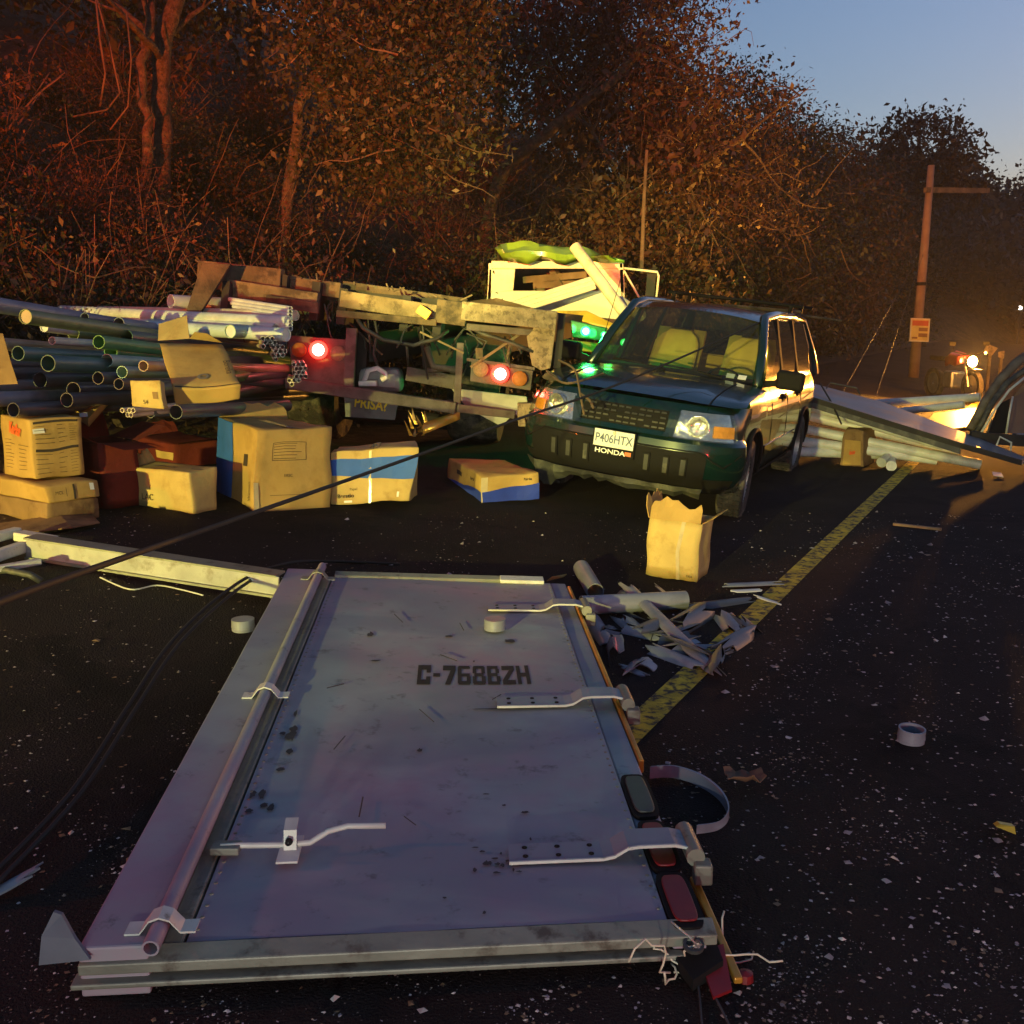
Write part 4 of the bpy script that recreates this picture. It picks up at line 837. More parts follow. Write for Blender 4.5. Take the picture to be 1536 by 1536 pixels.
# near edge rails and far rail
db(MB().slab([[Dp(i / 12, -.004, -.004) for i in range(13)], [Dp(i / 12, .014, .010) for i in range(13)]], (0, 0, -.028)), 'edge_rail', M_DOORE, bevel=.004)
db(MB().slab([[Dp(-.01 + .955 * i / 12, -.009, -.046) for i in range(13)], [Dp(-.01 + .955 * i / 12, .006, -.044) for i in range(13)]], (0, 0, -.014)), 'edge_rail', M_DOORE, bevel=.004)
db(MB().slab([[Dp(.16 + .60 * i / 8, .985, .02) for i in range(9)], [Dp(.16 + .60 * i / 8, 1.0, .03) for i in range(9)]], (0, 0, -.04)), 'top_rail', M_DOORE, bevel=.004)
db(MB().slab([[Dp(.74, .975, .028), Dp(.90, .975, .028)], [Dp(.74, .998, .034), Dp(.90, .998, .034)]], (0, 0, -.02)), 'top_clip', M_WORN, bevel=.003)
# right-hand lamp strip
strip(.929, .985, -.006, 'lamp_strip', M_DOOR, .0, 1.0, .06)
strip(.987, 1.0, .0, 'orange_edge', M_ORANGE, .30, .98, .05)
def lens(b0, b1, m, nm):
    pts = []
    for k in range(24):
        t = 2 * math.pi * k / 24; x = math.copysign(abs(math.cos(t)) ** .45, math.cos(t)); y = math.copysign(abs(math.sin(t)) ** .45, math.sin(t)); pts.append((x, y))
    c = ((b0 + b1) / 2); hw = .0215; hl = (b1 - b0) / 2
    bz = db(MB().prism([Dp(.957 + x * (hw + .008), c + y * (hl + .007), -.004) for x, y in pts], (0, 0, .012)), 'lamp_gasket', M_BLACK)
    MB().prism([Dp(.957 + x * hw, c + y * hl, .008) for x, y in pts], (0, 0, .007)).build(nm, m, bz, bevel=.003)
lens(bof(.957, 1210), bof(.957, 1157), M_SMOKE, 'reversing_lens'); lens(bof(.957, 1290), bof(.957, 1226), M_RED, 'red_lens'); lens(bof(.957, 1372), bof(.957, 1304), M_RED, 'red_lens')
# hinge straps
def hinge(bb, aL, m=M_WORN):
    prof = [(aL, .016), (aL + .17, .016), (aL + .19, .022), (aL + .215, .046), (aL + .235, .050), (.975, .050), (1.0, .040)]
    w = .028
    st = db(MB().slab([[Dp(a, bb, h) for a, h in prof], [Dp(a, bb + w, h) for a, h in prof]], (0, 0, .007)), 'hinge_strap', M_DOOR)
    MB().slab([[Dp(a, bb - .0022, h) for a, h in prof], [Dp(a, bb - .0004, h) for a, h in prof]], (0, 0, .0085)).build('lit_edge_strip', M_WORN, st)  # pale strip paints the low light caught on the strap's front edge
    for k in range(3):
        for q in (.007, .021):
            o = Dp(aL + .03 + .06 * k, bb + q, .0235); MB().lathe([(.001, .0015), (.008, .0015), (.008, 0)], o, (0, 0, 1), 10).build('bolt_hole', M_BLACK, st)
    kn = MB().tube([Dp(1.01, bb - .010, .03), Dp(1.01, bb + w + .010, .03)], .026, 12).build('hinge_knuckle', M_DOORE, st, smooth=40)
    MB().box(Dp(1.022, bb - .012, -.01), (.05, .05, .06)).build('hinge_bracket', M_DOORE, st, bevel=.006)
hinge(bof(.7, 1288), .675); hinge(bof(.7, 1056), .682); hinge(bof(.7, 912), .685)
# latch on the left of the leaf
LB = bof(.28, 1268) - .232
lt = db(MB().tube([Dp(.155, .232 + LB, .035), Dp(.19, .232 + LB, .036), Dp(.265, .23 + LB, .036), Dp(.315, .23 + LB, .04), Dp(.345, .24 + LB, .055), Dp(.38, .245 + LB, .06), Dp(.45, .243 + LB, .06)], .0085, 8), 'latch_handle', M_WORN, smooth='all')
MB().slab([[Dp(.262, .205 + LB, .025), Dp(.30, .205 + LB, .025)], [Dp(.262, .245 + LB, .03), Dp(.30, .245 + LB, .03)]], (0, 0, .006)).build('latch_plate', M_WORN, lt)
MB().slab([[Dp(.270, .222 + LB, .03), Dp(.293, .222 + LB, .03)], [Dp(.270, .228 + LB, .085), Dp(.293, .228 + LB, .085)], [Dp(.268, .246 + LB, .09), Dp(.291, .246 + LB, .09)]], (0, .004, 0)).build('latch_keeper', M_WORN, lt, bevel=.003)
MB().lathe([(.001, .012), (.009, .012), (.011, 0)], Dp(.281, .221 + LB, .062), Vector((0, -1, .2)), 10).build('latch_bolt', M_BLACK, lt)
MB().box(Dp(.165, .232 + LB, .03), (.08, .05, .022)).build('latch_bracket', M_DOORE, lt, bevel=.004)
# stencilled number
GLY = {'C': [(0, 0, .3, 1), (.3, .76, 1, 1), (.3, 0, 1, .24), (.68, .6, 1, .76), (.68, .24, 1, .4)], '-': [(.08, .40, .92, .58)], '7': [(0, .74, 1, 1), [(.60, .74), (1, .74), (.60, 0), (.18, 0)]],
       '6': [(0, .06, .3, .94), (.06, .94, .94, 1), (.3, .84, .98, .94), (.3, .42, .94, .58), (.7, .18, 1, .42), (.3, .06, 1, .18), (.06, 0, .94, .06)], '8': [(0, .06, .3, .43), (.14, .43, .86, .59), (.02, .59, .3, .94), (.7, .06, 1, .43), (.7, .59, .98, .94), (.08, .94, .92, 1), (.3, .84, .7, .94), (.3, .06, .7, .17), (.06, 0, .94, .06)],
       'B': [(0, 0, .3, 1), (.3, .84, .86, 1), (.66, .60, .94, .84), (.3, .44, .80, .60), (.7, .16, 1, .44), (.3, 0, .92, .16)], 'Z': [(0, .77, 1, 1), (0, 0, 1, .23), [(.60, .77), (1, .77), (.40, .23), (0, .23)]], 'H': [(0, 0, .3, 1), (.7, 0, 1, 1), (.3, .4, .7, .6)]}
yb0, yb1 = bof(.57, 1019), bof(.57, 991); aL_, aR_ = aof(625, yb0), aof(797, yb0); sb_ = MB(); sx_ = 0; word = 'C-768BZH'; wid = sum(.62 if c == '-' else 1 for c in word) + .16 * 7
def SP_(x, y): a = aL_ + (aR_ - aL_) * x / wid; b = yb0 + (yb1 - yb0) * y; return Dp(a, b, dn((a - a0) / (a1 - a0), (b - .015) / .97) + .0085)
for c in word:
    w_ = .62 if c == '-' else 1
    for g in GLY[c]:
        q = [(g[0], g[1]), (g[2], g[1]), (g[2], g[3]), (g[0], g[3])] if isinstance(g, tuple) else g
        sb_.add([SP_(sx_ + x * w_, y) for x, y in q], [(0, 1, 2, 3)])
    sx_ += w_ + .16
db(sb_, 'stencilled_number', M_STENCIL)
# stains and scratches
r9 = random.Random(9)
def stain(a, b, wa, wb, seed):
    q = random.Random(seed); pts = [Dp(a + wa * math.cos(t) * q.uniform(.5, 1.1), b + wb * math.sin(t) * q.uniform(.5, 1.1), .0235 + dn((a - a0) / (a1 - a0), b) - .012 + .0) for t in [2 * math.pi * k / 14 for k in range(14)]]
    k = MB(); k.add(pts, [tuple(range(14))]); db(k, 'stain', M_DIRT)
for k, (a, b, wa, wb) in enumerate(((.205, .375, .014, .018), (.66, .44, .05, .002), (.74, .68, .02, .008), (.56, .70, .012, .006), (.33, .70, .012, .012), (.63, .60, .004, .004), (.36, .60, .02, .003), (.50, .33, .008, .006))): stain(a, b, wa, wb, 90 + k)
for k in range(9):
    a, b = r9.uniform(.25, .85), r9.uniform(.1, .9); d_ = r9.uniform(-.05, .05); p, q = Dp(a, b, .02 + dn((a - a0) / (a1 - a0), b)), Dp(a + d_, b + r9.uniform(.01, .04), .02 + dn((a + d_ - a0) / (a1 - a0), b)); db(MB().tube([p, q], .0022, 4), 'scratch', M_DIRT)
for k in range(26):   # grime where the hinge plate scraped
    a, b = .66 + r9.gauss(0, .05), bof(.66, 1275) + r9.gauss(0, .035); stain(a, b, r9.uniform(.002, .010), r9.uniform(.001, .004), 200 + k)
for k in range(10): stain(.19 + r9.uniform(-.02, .03), r9.uniform(.2, .45), r9.uniform(.004, .012), r9.uniform(.004, .012), 300 + k)
rv = MB()
for k in range(60):
    for aa in (a1 - .008, a0 + .01): rv.lathe([(.001, .003), (.005, .002), (.006, 0)], Dp(aa, .03 + .94 * k / 59, dn((aa - a0) / (a1 - a0), k / 59) + .006), (0, 0, 1), 6)
kind(db(rv, 'rivets', M_DOORE), 'stuff')
# torn flap at the near-left corner
db(MB().slab([[W(58, 1448, NL.y - .03), W(135, 1440, NL.y - .02)], [W(62, 1405, NL.y), W(112, 1408, NL.y)], [W(80, 1368, NL.y + .03), W(92, 1372, NL.y + .03)]], (0, .01, 0)), 'torn_corner', mat('dark_sheet', (.10, .11, .13), .6, var=.3, vs=6))
# broken lamp housing and wires at the near-right corner
cr_ = G(1035, 1440, .03); hs = thing('broken_lamp_housing', 'broken tail lamp housing with loose wires at the corner of the fallen door', 'lamp housing', cr_)
sk_ = [G(995, 1410, .06), G(1060, 1380, .05), G(1085, 1440, .05), G(1040, 1470, .04)]
MB().slab([[sk_[0], sk_[1]], [sk_[3], sk_[2]]], (0, 0, -.03)).build('housing_plate', M_BLACK, hs)
MB().lathe([(.018, .0), (.026, .004), (.026, .014), (.018, .014)], G(1040, 1422, .075), (0, -.2, 1), 16).build('grommet', M_TRIM, hs)
MB().slab([[G(1045, 1430, .04), G(1085, 1420, .04)], [G(1070, 1500, .01), G(1098, 1488, .01)]], (0, 0, .008)).build('red_shard', M_RED, hs)
for k in range(14):
    p = G(1015 + r9.uniform(-10, 40), 1445 + r9.uniform(-10, 15), .03); pts = wiggle(p, (r9.gauss(0, 1), r9.gauss(0, 1), r9.uniform(-.1, .5)), r9.uniform(.12, .3), 8, .55, r9, .12)
    pts = [Vector((q.x, q.y, max(q.z, gz(q.x, q.y) + .006))) for q in pts]; MB().tube(pts, .0028, 5).build('wire', PM['cream'] if k % 3 else M_STEEL, hs, smooth='all')
for k in range(2):
    pts = [G(1045 + 20 * k, 1460, .02), G(1050 + 25 * k, 1500, .01), G(1052 + 38 * k, 1530, .008), G(1060 + 50 * k, 1570, .008)]; MB().tube(pts, .003, 5).build('wire', M_TRIM, hs)
o = MB().beam(G(1040, 1318, .05), G(1108, 1472, .02), .022, .018).build('orange_strip', M_ORANGE, bevel=.004); tag(o, 'orange trim strip broken off along the door edge', 'trim strip')
MB().lathe([(.001, .025), (.018, .02), (.02, 0)], G(1118, 1470, .004), (0, 0, 1), 12).build('end_cap', M_RED, o)
# white broken rail from the door's far corner to the left
pA, pB = G(40, 822, .06), G(418, 880, .10)
rail = thing('door_rail', 'long white steel rail broken off behind the fallen door', 'rail', pA)
sd_, up_ = basis(pB - pA)
for nm, h0_, h1_, t_ in (('rail_web', 0, .085, .012), ('rail_lip', .06, .10, .05)):
    pass
MB().beam(pA, pB, .012, .10).build('rail_web', mat('rail_paint', (.33, .335, .30), .6, var=.2, vs=8, c2=(.16, .14, .10), c2s=7, c2t=(.55, .7)), rail)
MB().beam(pA + Vector((0, .05, .052)), pB + Vector((0, .05, .052)), .11, .010).build('rail_top', M_DOORE, rail)
MB().beam(pA + Vector((0, .0, -.05)), pB + Vector((0, .0, -.05)), .05, .012).build('rail_foot', M_DOORE, rail)
sp_ = thing('splintered_frame', 'splintered pale frame pieces at the end of the white rail', 'frame', G(10, 815, .02))
for a, c, w_, h_ in (((-30, 812), (28, 797), .06, .05), ((28, 803), (80, 812), .08, .05), ((-30, 842), (36, 820), .05, .06), ((-30, 858), (60, 842), .05, .03)): MB().beam(G(*a, .05), G(*c, .06), w_, h_).build('frame_piece', M_WORN, sp_, bevel=.006)
tt = [G(-30, 858, .02), G(10, 855, .05), G(45, 862, .05), G(62, 872, .02)]; o = MB().tube(tt, .018, 8).build('bent_hose', M_TRIM, smooth='all'); tag(o, 'short bent grey hose lying by the splintered frame', 'hose')
# corner latch between rail and post
MB().box(G(408, 868, .12), (.05, .04, .05)).build('rail_bracket', M_WORN, rail, bevel=.004)
# ================================================================ SHARDS, RINGS, DEBRIS
def arcshard(p0, p1, r, ang, c, label, jag=.02, seed=1, n=7, th=.006, rot=0, cat='pipe shard'):
    q = random.Random(seed); d = (p1 - p0).normalized(); sd, u = basis(d); rows = []
    for i in range(6):
        t = i / 5; row = []
        for k in range(n):
            a = R(rot) + (k / (n - 1) - .5) * R(ang) * (1 - .25 * abs(t - .5)); e = q.uniform(-jag, jag) if i in (0, 5) else 0
            row.append(p0.lerp(p1, t) + d * e * 2 + (sd * math.sin(a) + u * math.cos(a)) * r + u * (-r * math.cos(R(rot))))
        rows.append(row)
    o = MB().slab(rows, -u * th).build('pipe_shard', PM[c], smooth=50); return tag(o, label, cat)
a, b_ = G(872, 908, .055), G(1028, 900, .055); pipe(a, b_, .052, 'grey', 'short grey pipe length lying across the fallen door corner', 'loose pipe lengths')
a, b_ = G(872, 852, .05), G(893, 888, .05); pipe(a, b_, .05, 'grey', 'short stub of grey pipe with a dark collar behind the door', 'loose pipe lengths')
arcshard(G(945, 878, .10), G(1070, 1000, .03), .05, 110, 'grey', 'long split half of a grey pipe among the shards', .05, 3)
arcshard(G(888, 922, .03), G(915, 965, .02), .06, 120, 'grey', 'rounded grey pipe shard next to the door corner', .02, 4)
arcshard(G(925, 935, .03), G(1000, 952, .03), .06, 130, 'grey', 'curled wide grey pipe shard', .05, 5)
arcshard(G(938, 998, .01), G(965, 1010, .01), .05, 60, 'grey', 'small flat pale grey chip lying alone below the shards', .02, 6)
arcshard(G(985, 970, .03), G(1060, 1000, .02), .055, 150, 'grey', 'hooked grey pipe shard under the long split half', .03, 7, rot=30)
arcshard(G(1040, 905, .03), G(1125, 895, .02), .06, 120, 'dark', 'dark pipe shard beyond the lone carton', .04, 8)
arcshard(G(1100, 885, .05), G(1140, 883, .05), .05, 60, 'white', 'bright flat chip on top of the dark shards', .01, 9)
arcshard(G(1135, 893, .02), G(1165, 903, .01), .03, 60, 'white', 'pointed white chip at the end of the shards', .02, 10)
arcshard(G(1090, 875, .03), G(1165, 872, .03), .05, 80, 'grey', 'thin jagged grey shard behind the dark ones', .03, 11)
arcshard(G(-25, 1345, .02), G(48, 1305, .05), .05, 50, 'grey', 'pointed pale shard at the road edge of the door', .03, 12)
o = MB().slab([[G(820, 872, .01), G(845, 866, .01)], [G(828, 866, .03), G(850, 862, .01)]], (0, 0, .005)).build('cardboard_scrap', M_CARD); tag(o, 'small torn cardboard scrap at the far door corner', 'cardboard')
q7 = random.Random(17)
for k in range(18):
    x_, y_ = q7.uniform(900, 1130), q7.uniform(880, 990); x_ += (940 - y_) * .3; dx_, dy_ = q7.uniform(-42, 42), q7.uniform(-24, 24)
    arcshard(G(x_, y_, .03), G(x_ + dx_, y_ + dy_, .03), q7.uniform(.06, .10), q7.uniform(90, 190), ('grey', 'dark', 'dark')[k % 3], ('torn blue-grey pipe shard in the pile beside the door corner', 'dark torn pipe shard in the pile beside the door corner', 'dark torn pipe shard in the pile beside the door corner')[k % 3], .06, 50 + k, rot=q7.uniform(-80, 80))['group'] = ('grey shards in the pile', 'dark shards in the pile', 'dark shards in the pile')[k % 3]
# bent ring strip beside the door
pts = [G(975, 1150, .05), G(1010, 1149, .05), G(1050, 1162, .045), G(1080, 1185, .04), G(1092, 1212, .035), G(1078, 1232, .03), G(1045, 1238, .03)]
cm_ = lambda P, n=5: [.5 * ((2 * P[i]) + (P[i + 1] - P[max(i - 1, 0)]) * (k / n) + (2 * P[max(i - 1, 0)] - 5 * P[i] + 4 * P[i + 1] - P[min(i + 2, len(P) - 1)]) * (k / n) ** 2 + (3 * P[i] - P[max(i - 1, 0)] - 3 * P[i + 1] + P[min(i + 2, len(P) - 1)]) * (k / n) ** 3) for i in range(len(P) - 1) for k in range(n)] + [P[-1]]
pts = cm_(pts); rs = MB(); rs.slab([[p + Vector((0, 0, -.045)) for p in pts], pts], (.006, .006, 0)); o = rs.build('bent_strip', PM['grey'], smooth=60); tag(o, 'curved grey plastic strip lying beside the door lamps', 'strip')
def ring(p, r, h, tilt=(0, 0, 1), cap=False, label='', c='grey'):
    o = MB().lathe([(r * .9, 0), (r, 0), (r, h * .3), (r * 1.03, h * .32), (r, h * .6), (r, h), (r * .88, h)] + ([(r * .1, h * 1.02), (.0005, h * 1.02)] if cap else [(r * .88, 0)]), p, tilt, 28).build('grey_pipe_cap' if cap else 'pipe_ring', PM[c], smooth=40); return tag(o, label, 'pipe cap' if cap else 'pipe ring')
ring(G(365, 945), .053, .055, cap=True, label='round grey pipe cap on the road left of the door post')
ring(Dp(.70, bof(.7, 938), .012), .05, .05, cap=True, label='round grey pipe cap resting on the fallen door')
ring(G(1366, 1112), .05, .055, (.02, -.06, 1), label='open grey pipe ring lying on the bare road')
o = MB().beam(G(1340, 786, .012), G(1412, 794, .012), .03, .018).build('wood_stick', mat('wood', (.30, .19, .09), .8, var=.3, vs=12)); tag(o, 'splintered stick lying beyond the yellow line', 'stick')
o = MB().slab([[G(1494, 1240, .01), G(1524, 1252, .01)], [G(1500, 1236, .05), G(1522, 1240, .045)]], (0, .02, 0)).build('yellow_scrap', mat('yellow_plastic', (.55, .45, .08), .5)); tag(o, 'small yellow plastic scrap on the road', 'scrap')
lc_ = G(1118, 1186); lf_ = [[lc_ + Vector((i * .022, j * .02 + .02, .03 + .03 * noise.noise((i * .9, j * .8, 3)) + .008 * (i * i + j * j) ** .5)) * 1 for i in range(-3, 4)] for j in range(-2, 3)]
o = MB().slab(lf_, (0, 0, .002)).build('crumpled_leaf', mat('dry_leaf', (.14, .075, .04), .85, var=.4, vs=12), smooth=50); tag(o, 'crumpled dry leaf next to the curved strip', 'leaf')
# small debris: nobody could count it
def chips(n, size, cols, name, label, cat, seed, flat=.5, zone=None):
    q = random.Random(seed); P = MB()
    k = 0
    while k < n:
        px_ = q.uniform(-20, 1556); py_ = 768 + 800 * q.random() ** 1.1
        if zone and q.random() > zone(px_, py_): continue
        p = G(px_, py_); s_ = size * q.uniform(.3, 1) * (2.2 if q.random() < .05 else 1) * (.55 + .09 * p.y)
        a = q.uniform(0, 6.28); pts = []
        for j in range(3 + q.randint(0, 2)): t = a + j * 6.28 / 4.3; pts.append(p + Vector((math.cos(t) * s_ * q.uniform(.4, 1), math.sin(t) * s_ * q.uniform(.4, 1), .002)))
        top = p + Vector((q.uniform(-.3, .3) * s_, q.uniform(-.3, .3) * s_, s_ * flat * q.uniform(.4, 1.4)))
        m = len(pts); P.add(pts + [top], [(j, (j + 1) % m, m) for j in range(m)]); k += 1
    o = P.build(name, mat(name + '_mat', cols[0], .6, var=.7, vs=1.2, c2=cols[1], c2s=3)); tag(o, label, cat); return kind(o, 'stuff')
den = lambda x, y: .12 + 1.5 * max(0, noise.noise((x * .008, y * .010, 2)) + .12) ** 1.3 + (.9 * max(0, noise.noise((x * .02, y * .02, 7)) + .3) if x > 1120 and y < 1060 else 0)
chips(9000, .006, [(.10, .08, .07), (.20, .18, .165)], 'gravel', 'fine gravel and grit scattered over the road', 'gravel', 1, .7, den)
chips(1900, .012, [(.34, .31, .30), (.55, .52, .48)], 'broken_bits', 'pale broken plastic and glass bits scattered over the road', 'debris', 2, .5, den)
chips(900, .016, [(.16, .10, .05), (.22, .15, .07)], 'fallen_leaves', 'dry leaf fragments scattered over the road', 'leaves', 3, .25, den)
chips(520, .015, [(.20, .17, .17), (.36, .32, .32)], 'larger_fragments', 'larger pale fragments strewn over the right-hand lane', 'debris', 9, .5, lambda x, y: 0 if x < 1080 else .15 + 1.4 * max(0, noise.noise((x * .012, y * .012, 11)) + .2))
# ================================================================ WRECKED TRUCK
M_TIMBER = mat('old_timber', (.10, .07, .042), .9, var=.45, vs=4, c2=(.04, .03, .02), c2s=6, bump=.5, bs=25)
M_TIMBERL = mat('pale_timber', (.19, .14, .08), .9, var=.4, vs=5, c2=(.08, .058, .034), c2s=8, bump=.4, bs=40)
M_RUST = mat('dusty_steel', (.11, .095, .085), .75, .1, var=.3, vs=8, c2=(.07, .055, .05), c2s=7, bump=.2, bs=40)
M_FRAME = mat('dark_chassis', (.02, .018, .017), .8, var=.3, vs=6)
M_CAB = mat('cab_paint', (.70, .66, .52), .4, var=.08, vs=3, c2=(.50, .42, .26), c2s=4, c2t=(.55, .75), coat=.2)
M_CABY = mat('yellow_paint', (.60, .36, .03), .45, var=.12, vs=4, c2=(.30, .17, .03), c2s=5, c2t=(.55, .75))
M_ROOFG = mat('green_roof', (.16, .30, .03), .28, var=.15, vs=4, coat=.5, c2=(.11, .19, .02), c2s=3)
M_CONC = mat('dusty_beam', (.24, .19, .12), .95, var=.3, vs=14, c2=(.11, .085, .055), c2s=20, bump=.5, bs=60)
M_REDLIT = mat('tail_lamp_lit', (.8, .02, .02), .3, emit=(1, .02, .012), es=2.6)
M_REDCORE = mat('tail_lamp_core', (.9, .5, .5), .3, emit=(1, .42, .36), es=3.5)
M_GRNLIT = mat('green_marker_lit', (.02, .5, .1), .3, emit=(.02, 1, .12), es=1.6)
M_GRNCORE = mat('green_marker_core', (.4, .9, .5), .3, emit=(.35, 1, .5), es=2)
M_HONEY = mat('amber_disc', (.30, .12, .02), .45, var=.1, vs=40, bump=.4, bs=180)
M_CLEAR = mat('clear_disc', (.26, .18, .10), .45, var=.25, vs=60, bump=.5, bs=180)
M_YTEXT = mat('yellow_letters', (.70, .60, .02), .6)
M_FLAP = mat('mud_flap', (.13, .14, .14), .7, var=.2, vs=5, c2=(.07, .07, .07), c2s=4)
M_WARMLIT = mat('warm_lit_sheet', (.75, .45, .10), .25, .6, var=.2, vs=6, bump=.3, bs=12)  # warm lamp light put into a golden colour
TY = 8.8
truck = thing('wrecked_truck', 'wrecked flatbed truck seen from behind with tail lamps lit and load bed torn off', 'truck', G(600, 660))
tb_ = lambda b, name, m, **k: b.build(name, m, truck, **k)
def bm2(a, c, Y0, Y1, w, hpx, m, name='bed_timber', bev=.008):
    h = hpx / 1536 * (Y0 + Y1) / 2; o = MB().beam(W(*a, Y0), W(*c, Y1), w, h); return tb_(o, name, m, bevel=bev)
# torn load bed: timbers and dark gap blocks one by one
bm2((300, 405), (424, 418), TY + .1, TY + .1, .16, 27, M_TIMBER); bm2((424, 424), (512, 436), TY + .25, TY + .25, .14, 22, M_TIMBER)
bm2((345, 432), (478, 452), TY, TY, .14, 24, M_TIMBERL); bm2((478, 462), (400, 450), TY - .1, TY - .1, .08, 16, M_TIMBER)
bm2((512, 448), (655, 470), TY + .05, TY + .05, .14, 24, M_TIMBERL); bm2((515, 432), (700, 458), TY + .5, TY + .5, .14, 20, M_TIMBER)
bm2((505, 470), (655, 484), TY - .05, TY - .05, .06, 10, M_TIMBER); bm2((655, 466), (700, 472), TY, TY, .14, 34, M_TIMBER)
bm2((693, 466), (834, 481), TY - .15, TY - .15, .20, 27, M_CONC, 'end_beam'); bm2((700, 490), (812, 500), TY - .05, TY - .05, .10, 10, M_RUST, 'end_beam')
for x_, y_, l_ in ((432, 440, .30), (480, 452, .32), (520, 460, .30), (612, 470, .30), (660, 478, .34)):
    tb_(MB().box(W(x_, y_, TY + .3), (.07, .5, l_), Matrix.Rotation(R(8), 3, 'Y')), 'dark_gap_block', M_FRAME)  # dark blocks standing for the shaded notches between the timbers
bm2((640, 462), (632, 474), TY - .12, TY - .12, .10, 20, mat('yellow_patch', (.65, .45, .08), .6), 'bracket')
# broken left post and dark strut, red board
tb_(MB().prism([W(303, 394, TY - .2), W(346, 396, TY - .2), W(300, 470, TY - .35), W(279, 466, TY - .35)], (0, .06, 0)), 'broken_post', M_TIMBER, bevel=.006)
tb_(MB().beam(W(342, 425, TY - .1), W(336, 492, TY - .25), .10, .06, Vector((1, 0, 0))), 'dark_strut', M_FRAME)
tb_(MB().prism([W(300, 452, TY), W(338, 468, TY), W(336, 486, TY), W(298, 470, TY)], (0, .03, 0)), 'red_board', mat('red_board', (.20, .03, .02), .7, var=.3))
tb_(MB().beam(W(318, 495, TY - .2), W(365, 455, TY), .03, .09, Vector((0, 1, 0))), 'dark_strut', M_FRAME)
# rear frame
bar = bm2((436, 575), (684, 612), TY, TY - .05, .09, 17, M_RUST, 'bumper_bar'); bm2((684, 612), (770, 622), TY - .05, TY + .2, .07, 12, M_RUST, 'bumper_bar')
MB().lathe([(.001, .0), (.05, .0), (.06, .02), (.04, .05)], W(436, 575, TY), (-1, -.3, .1), 10).build('bar_end', M_RUST, bar)
bm2((526, 490), (520, 586), TY, TY, .05, 0, M_RUST) if False else tb_(MB().beam(W(528, 492, TY), W(523, 584, TY), .09, .06, Vector((0, 1, 0))), 'frame_post', M_RUST, bevel=.006)
tb_(MB().beam(W(691, 514, TY), W(685, 610, TY), .06, .06, Vector((0, 1, 0))), 'frame_post', M_RUST, bevel=.006)
tb_(MB().beam(W(545, 500, TY + .5), W(540, 590, TY + .5), .10, .1, Vector((0, 1, 0))), 'frame_post', M_FRAME)
lp1 = tb_(MB().prism([W(432, 503, TY + .05), W(525, 510, TY + .05), W(520, 580, TY + .05), W(440, 570, TY + .05)], (0, .02, 0)), 'lamp_panel', M_RUST)
lp2 = tb_(MB().prism([W(707, 541, TY - .02), W(800, 556, TY - .02), W(796, 586, TY - .02), W(705, 572, TY - .02)], (0, .03, 0)), 'lamp_panel', M_RUST, bevel=.008)
tb_(MB().beam(W(700, 539, TY - .05), W(802, 553, TY - .05), .03, .025), 'lamp_rail', M_RUST); tb_(MB().box(W(719, 530, TY), (.06, .04, .09)), 'plate', M_TIMBERL)
def disc(par, x_, y_, Y, rp, m, nm, core=None):
    p = W(x_, y_, Y); r = rp / 1536 * Y; d = Vector((.08, -1, .05))
    o = MB().lathe([(r * 1.12, 0), (r * 1.12, .03), (r, .035), (r, .028), (r * .6, .040), (.001, .045)], p, d, 26).build(nm, m, par, smooth=35)
    if core: MB().lathe([(r * .74, .034), (r * .7, .050), (.001, .054)], p, d, 24).build('lit_core', core, o, smooth='all')
    return o
disc(lp1, 449, 525, TY, 9.5, M_HONEY, 'amber_lamp'); disc(lp1, 478, 525, TY, 12, M_REDLIT, 'tail_lamp', M_REDCORE); disc(lp1, 507, 530, TY, 10, M_CLEAR, 'clear_lamp')
disc(lp2, 721, 554, TY - .05, 10, M_CLEAR, 'clear_lamp'); disc(lp2, 750, 561, TY - .05, 12, M_REDLIT, 'tail_lamp', M_REDCORE); disc(lp2, 779, 568, TY - .05, 10, M_HONEY, 'amber_lamp')
for x_, y_ in ((478, 525), (750, 561)):
    p = W(x_, y_, TY - .35); lamp('tail_lamp_light', 'POINT', p, .9, (1, .03, .015), radius=.05)
# corner bracket, fender, flap, hoses
tb_(MB().prism([W(812, 478, TY - .1), W(836, 474, TY - .1), W(826, 552, TY - .12), W(812, 556, TY - .12), W(798, 548, TY - .12), W(790, 505, TY - .1)], (0, .04, 0)), 'corner_bracket', M_CONC, bevel=.006)
tb_(MB().beam(W(843, 470, TY), W(835, 552, TY), .06, .05, Vector((0, 1, 0))), 'dark_strut', M_FRAME)
tb_(MB().prism([W(676, 582, TY + .3), W(790, 595, TY + .3), W(796, 630, TY + .3), W(770, 622, TY + .3), W(752, 640, TY + .3), W(700, 612, TY + .3)], (0, .03, 0)), 'rear_fender', mat('fender_grey', (.34, .34, .30), .7, var=.2, vs=7), bevel=.008)
tb_(MB().box(W(790, 618, TY + .1), (.16, .1, .16)).box(W(786, 634, TY + .1), (.10, .1, .06)), 'fender_stay', M_CONC, bevel=.01)
fp = tb_(MB().slab([[W(516, 586, TY + .1), W(598, 598, TY + .1)], [W(518, 625, TY + .1), W(592, 630, TY + .1)]], (0, .012, 0)), 'mud_flap', M_FLAP)
o0 = W(556, 607, TY + .085); text_mesh('flap_lettering', 'PRISA?', M_YTEXT, .12, frame(o0, W(600, 608, TY) - W(520, 596, TY), Vector((0, 0, 1))), truck, .003, .85)
tb_(MB().prism([W(538, 552, TY + .35), W(600, 553, TY + .35), W(602, 590, TY + .35), W(536, 588, TY + .35)], (0, .3, 0)), 'air_tank', mat('tank_grey', (.30, .32, .32), .6, var=.2, vs=6), bevel=.05)
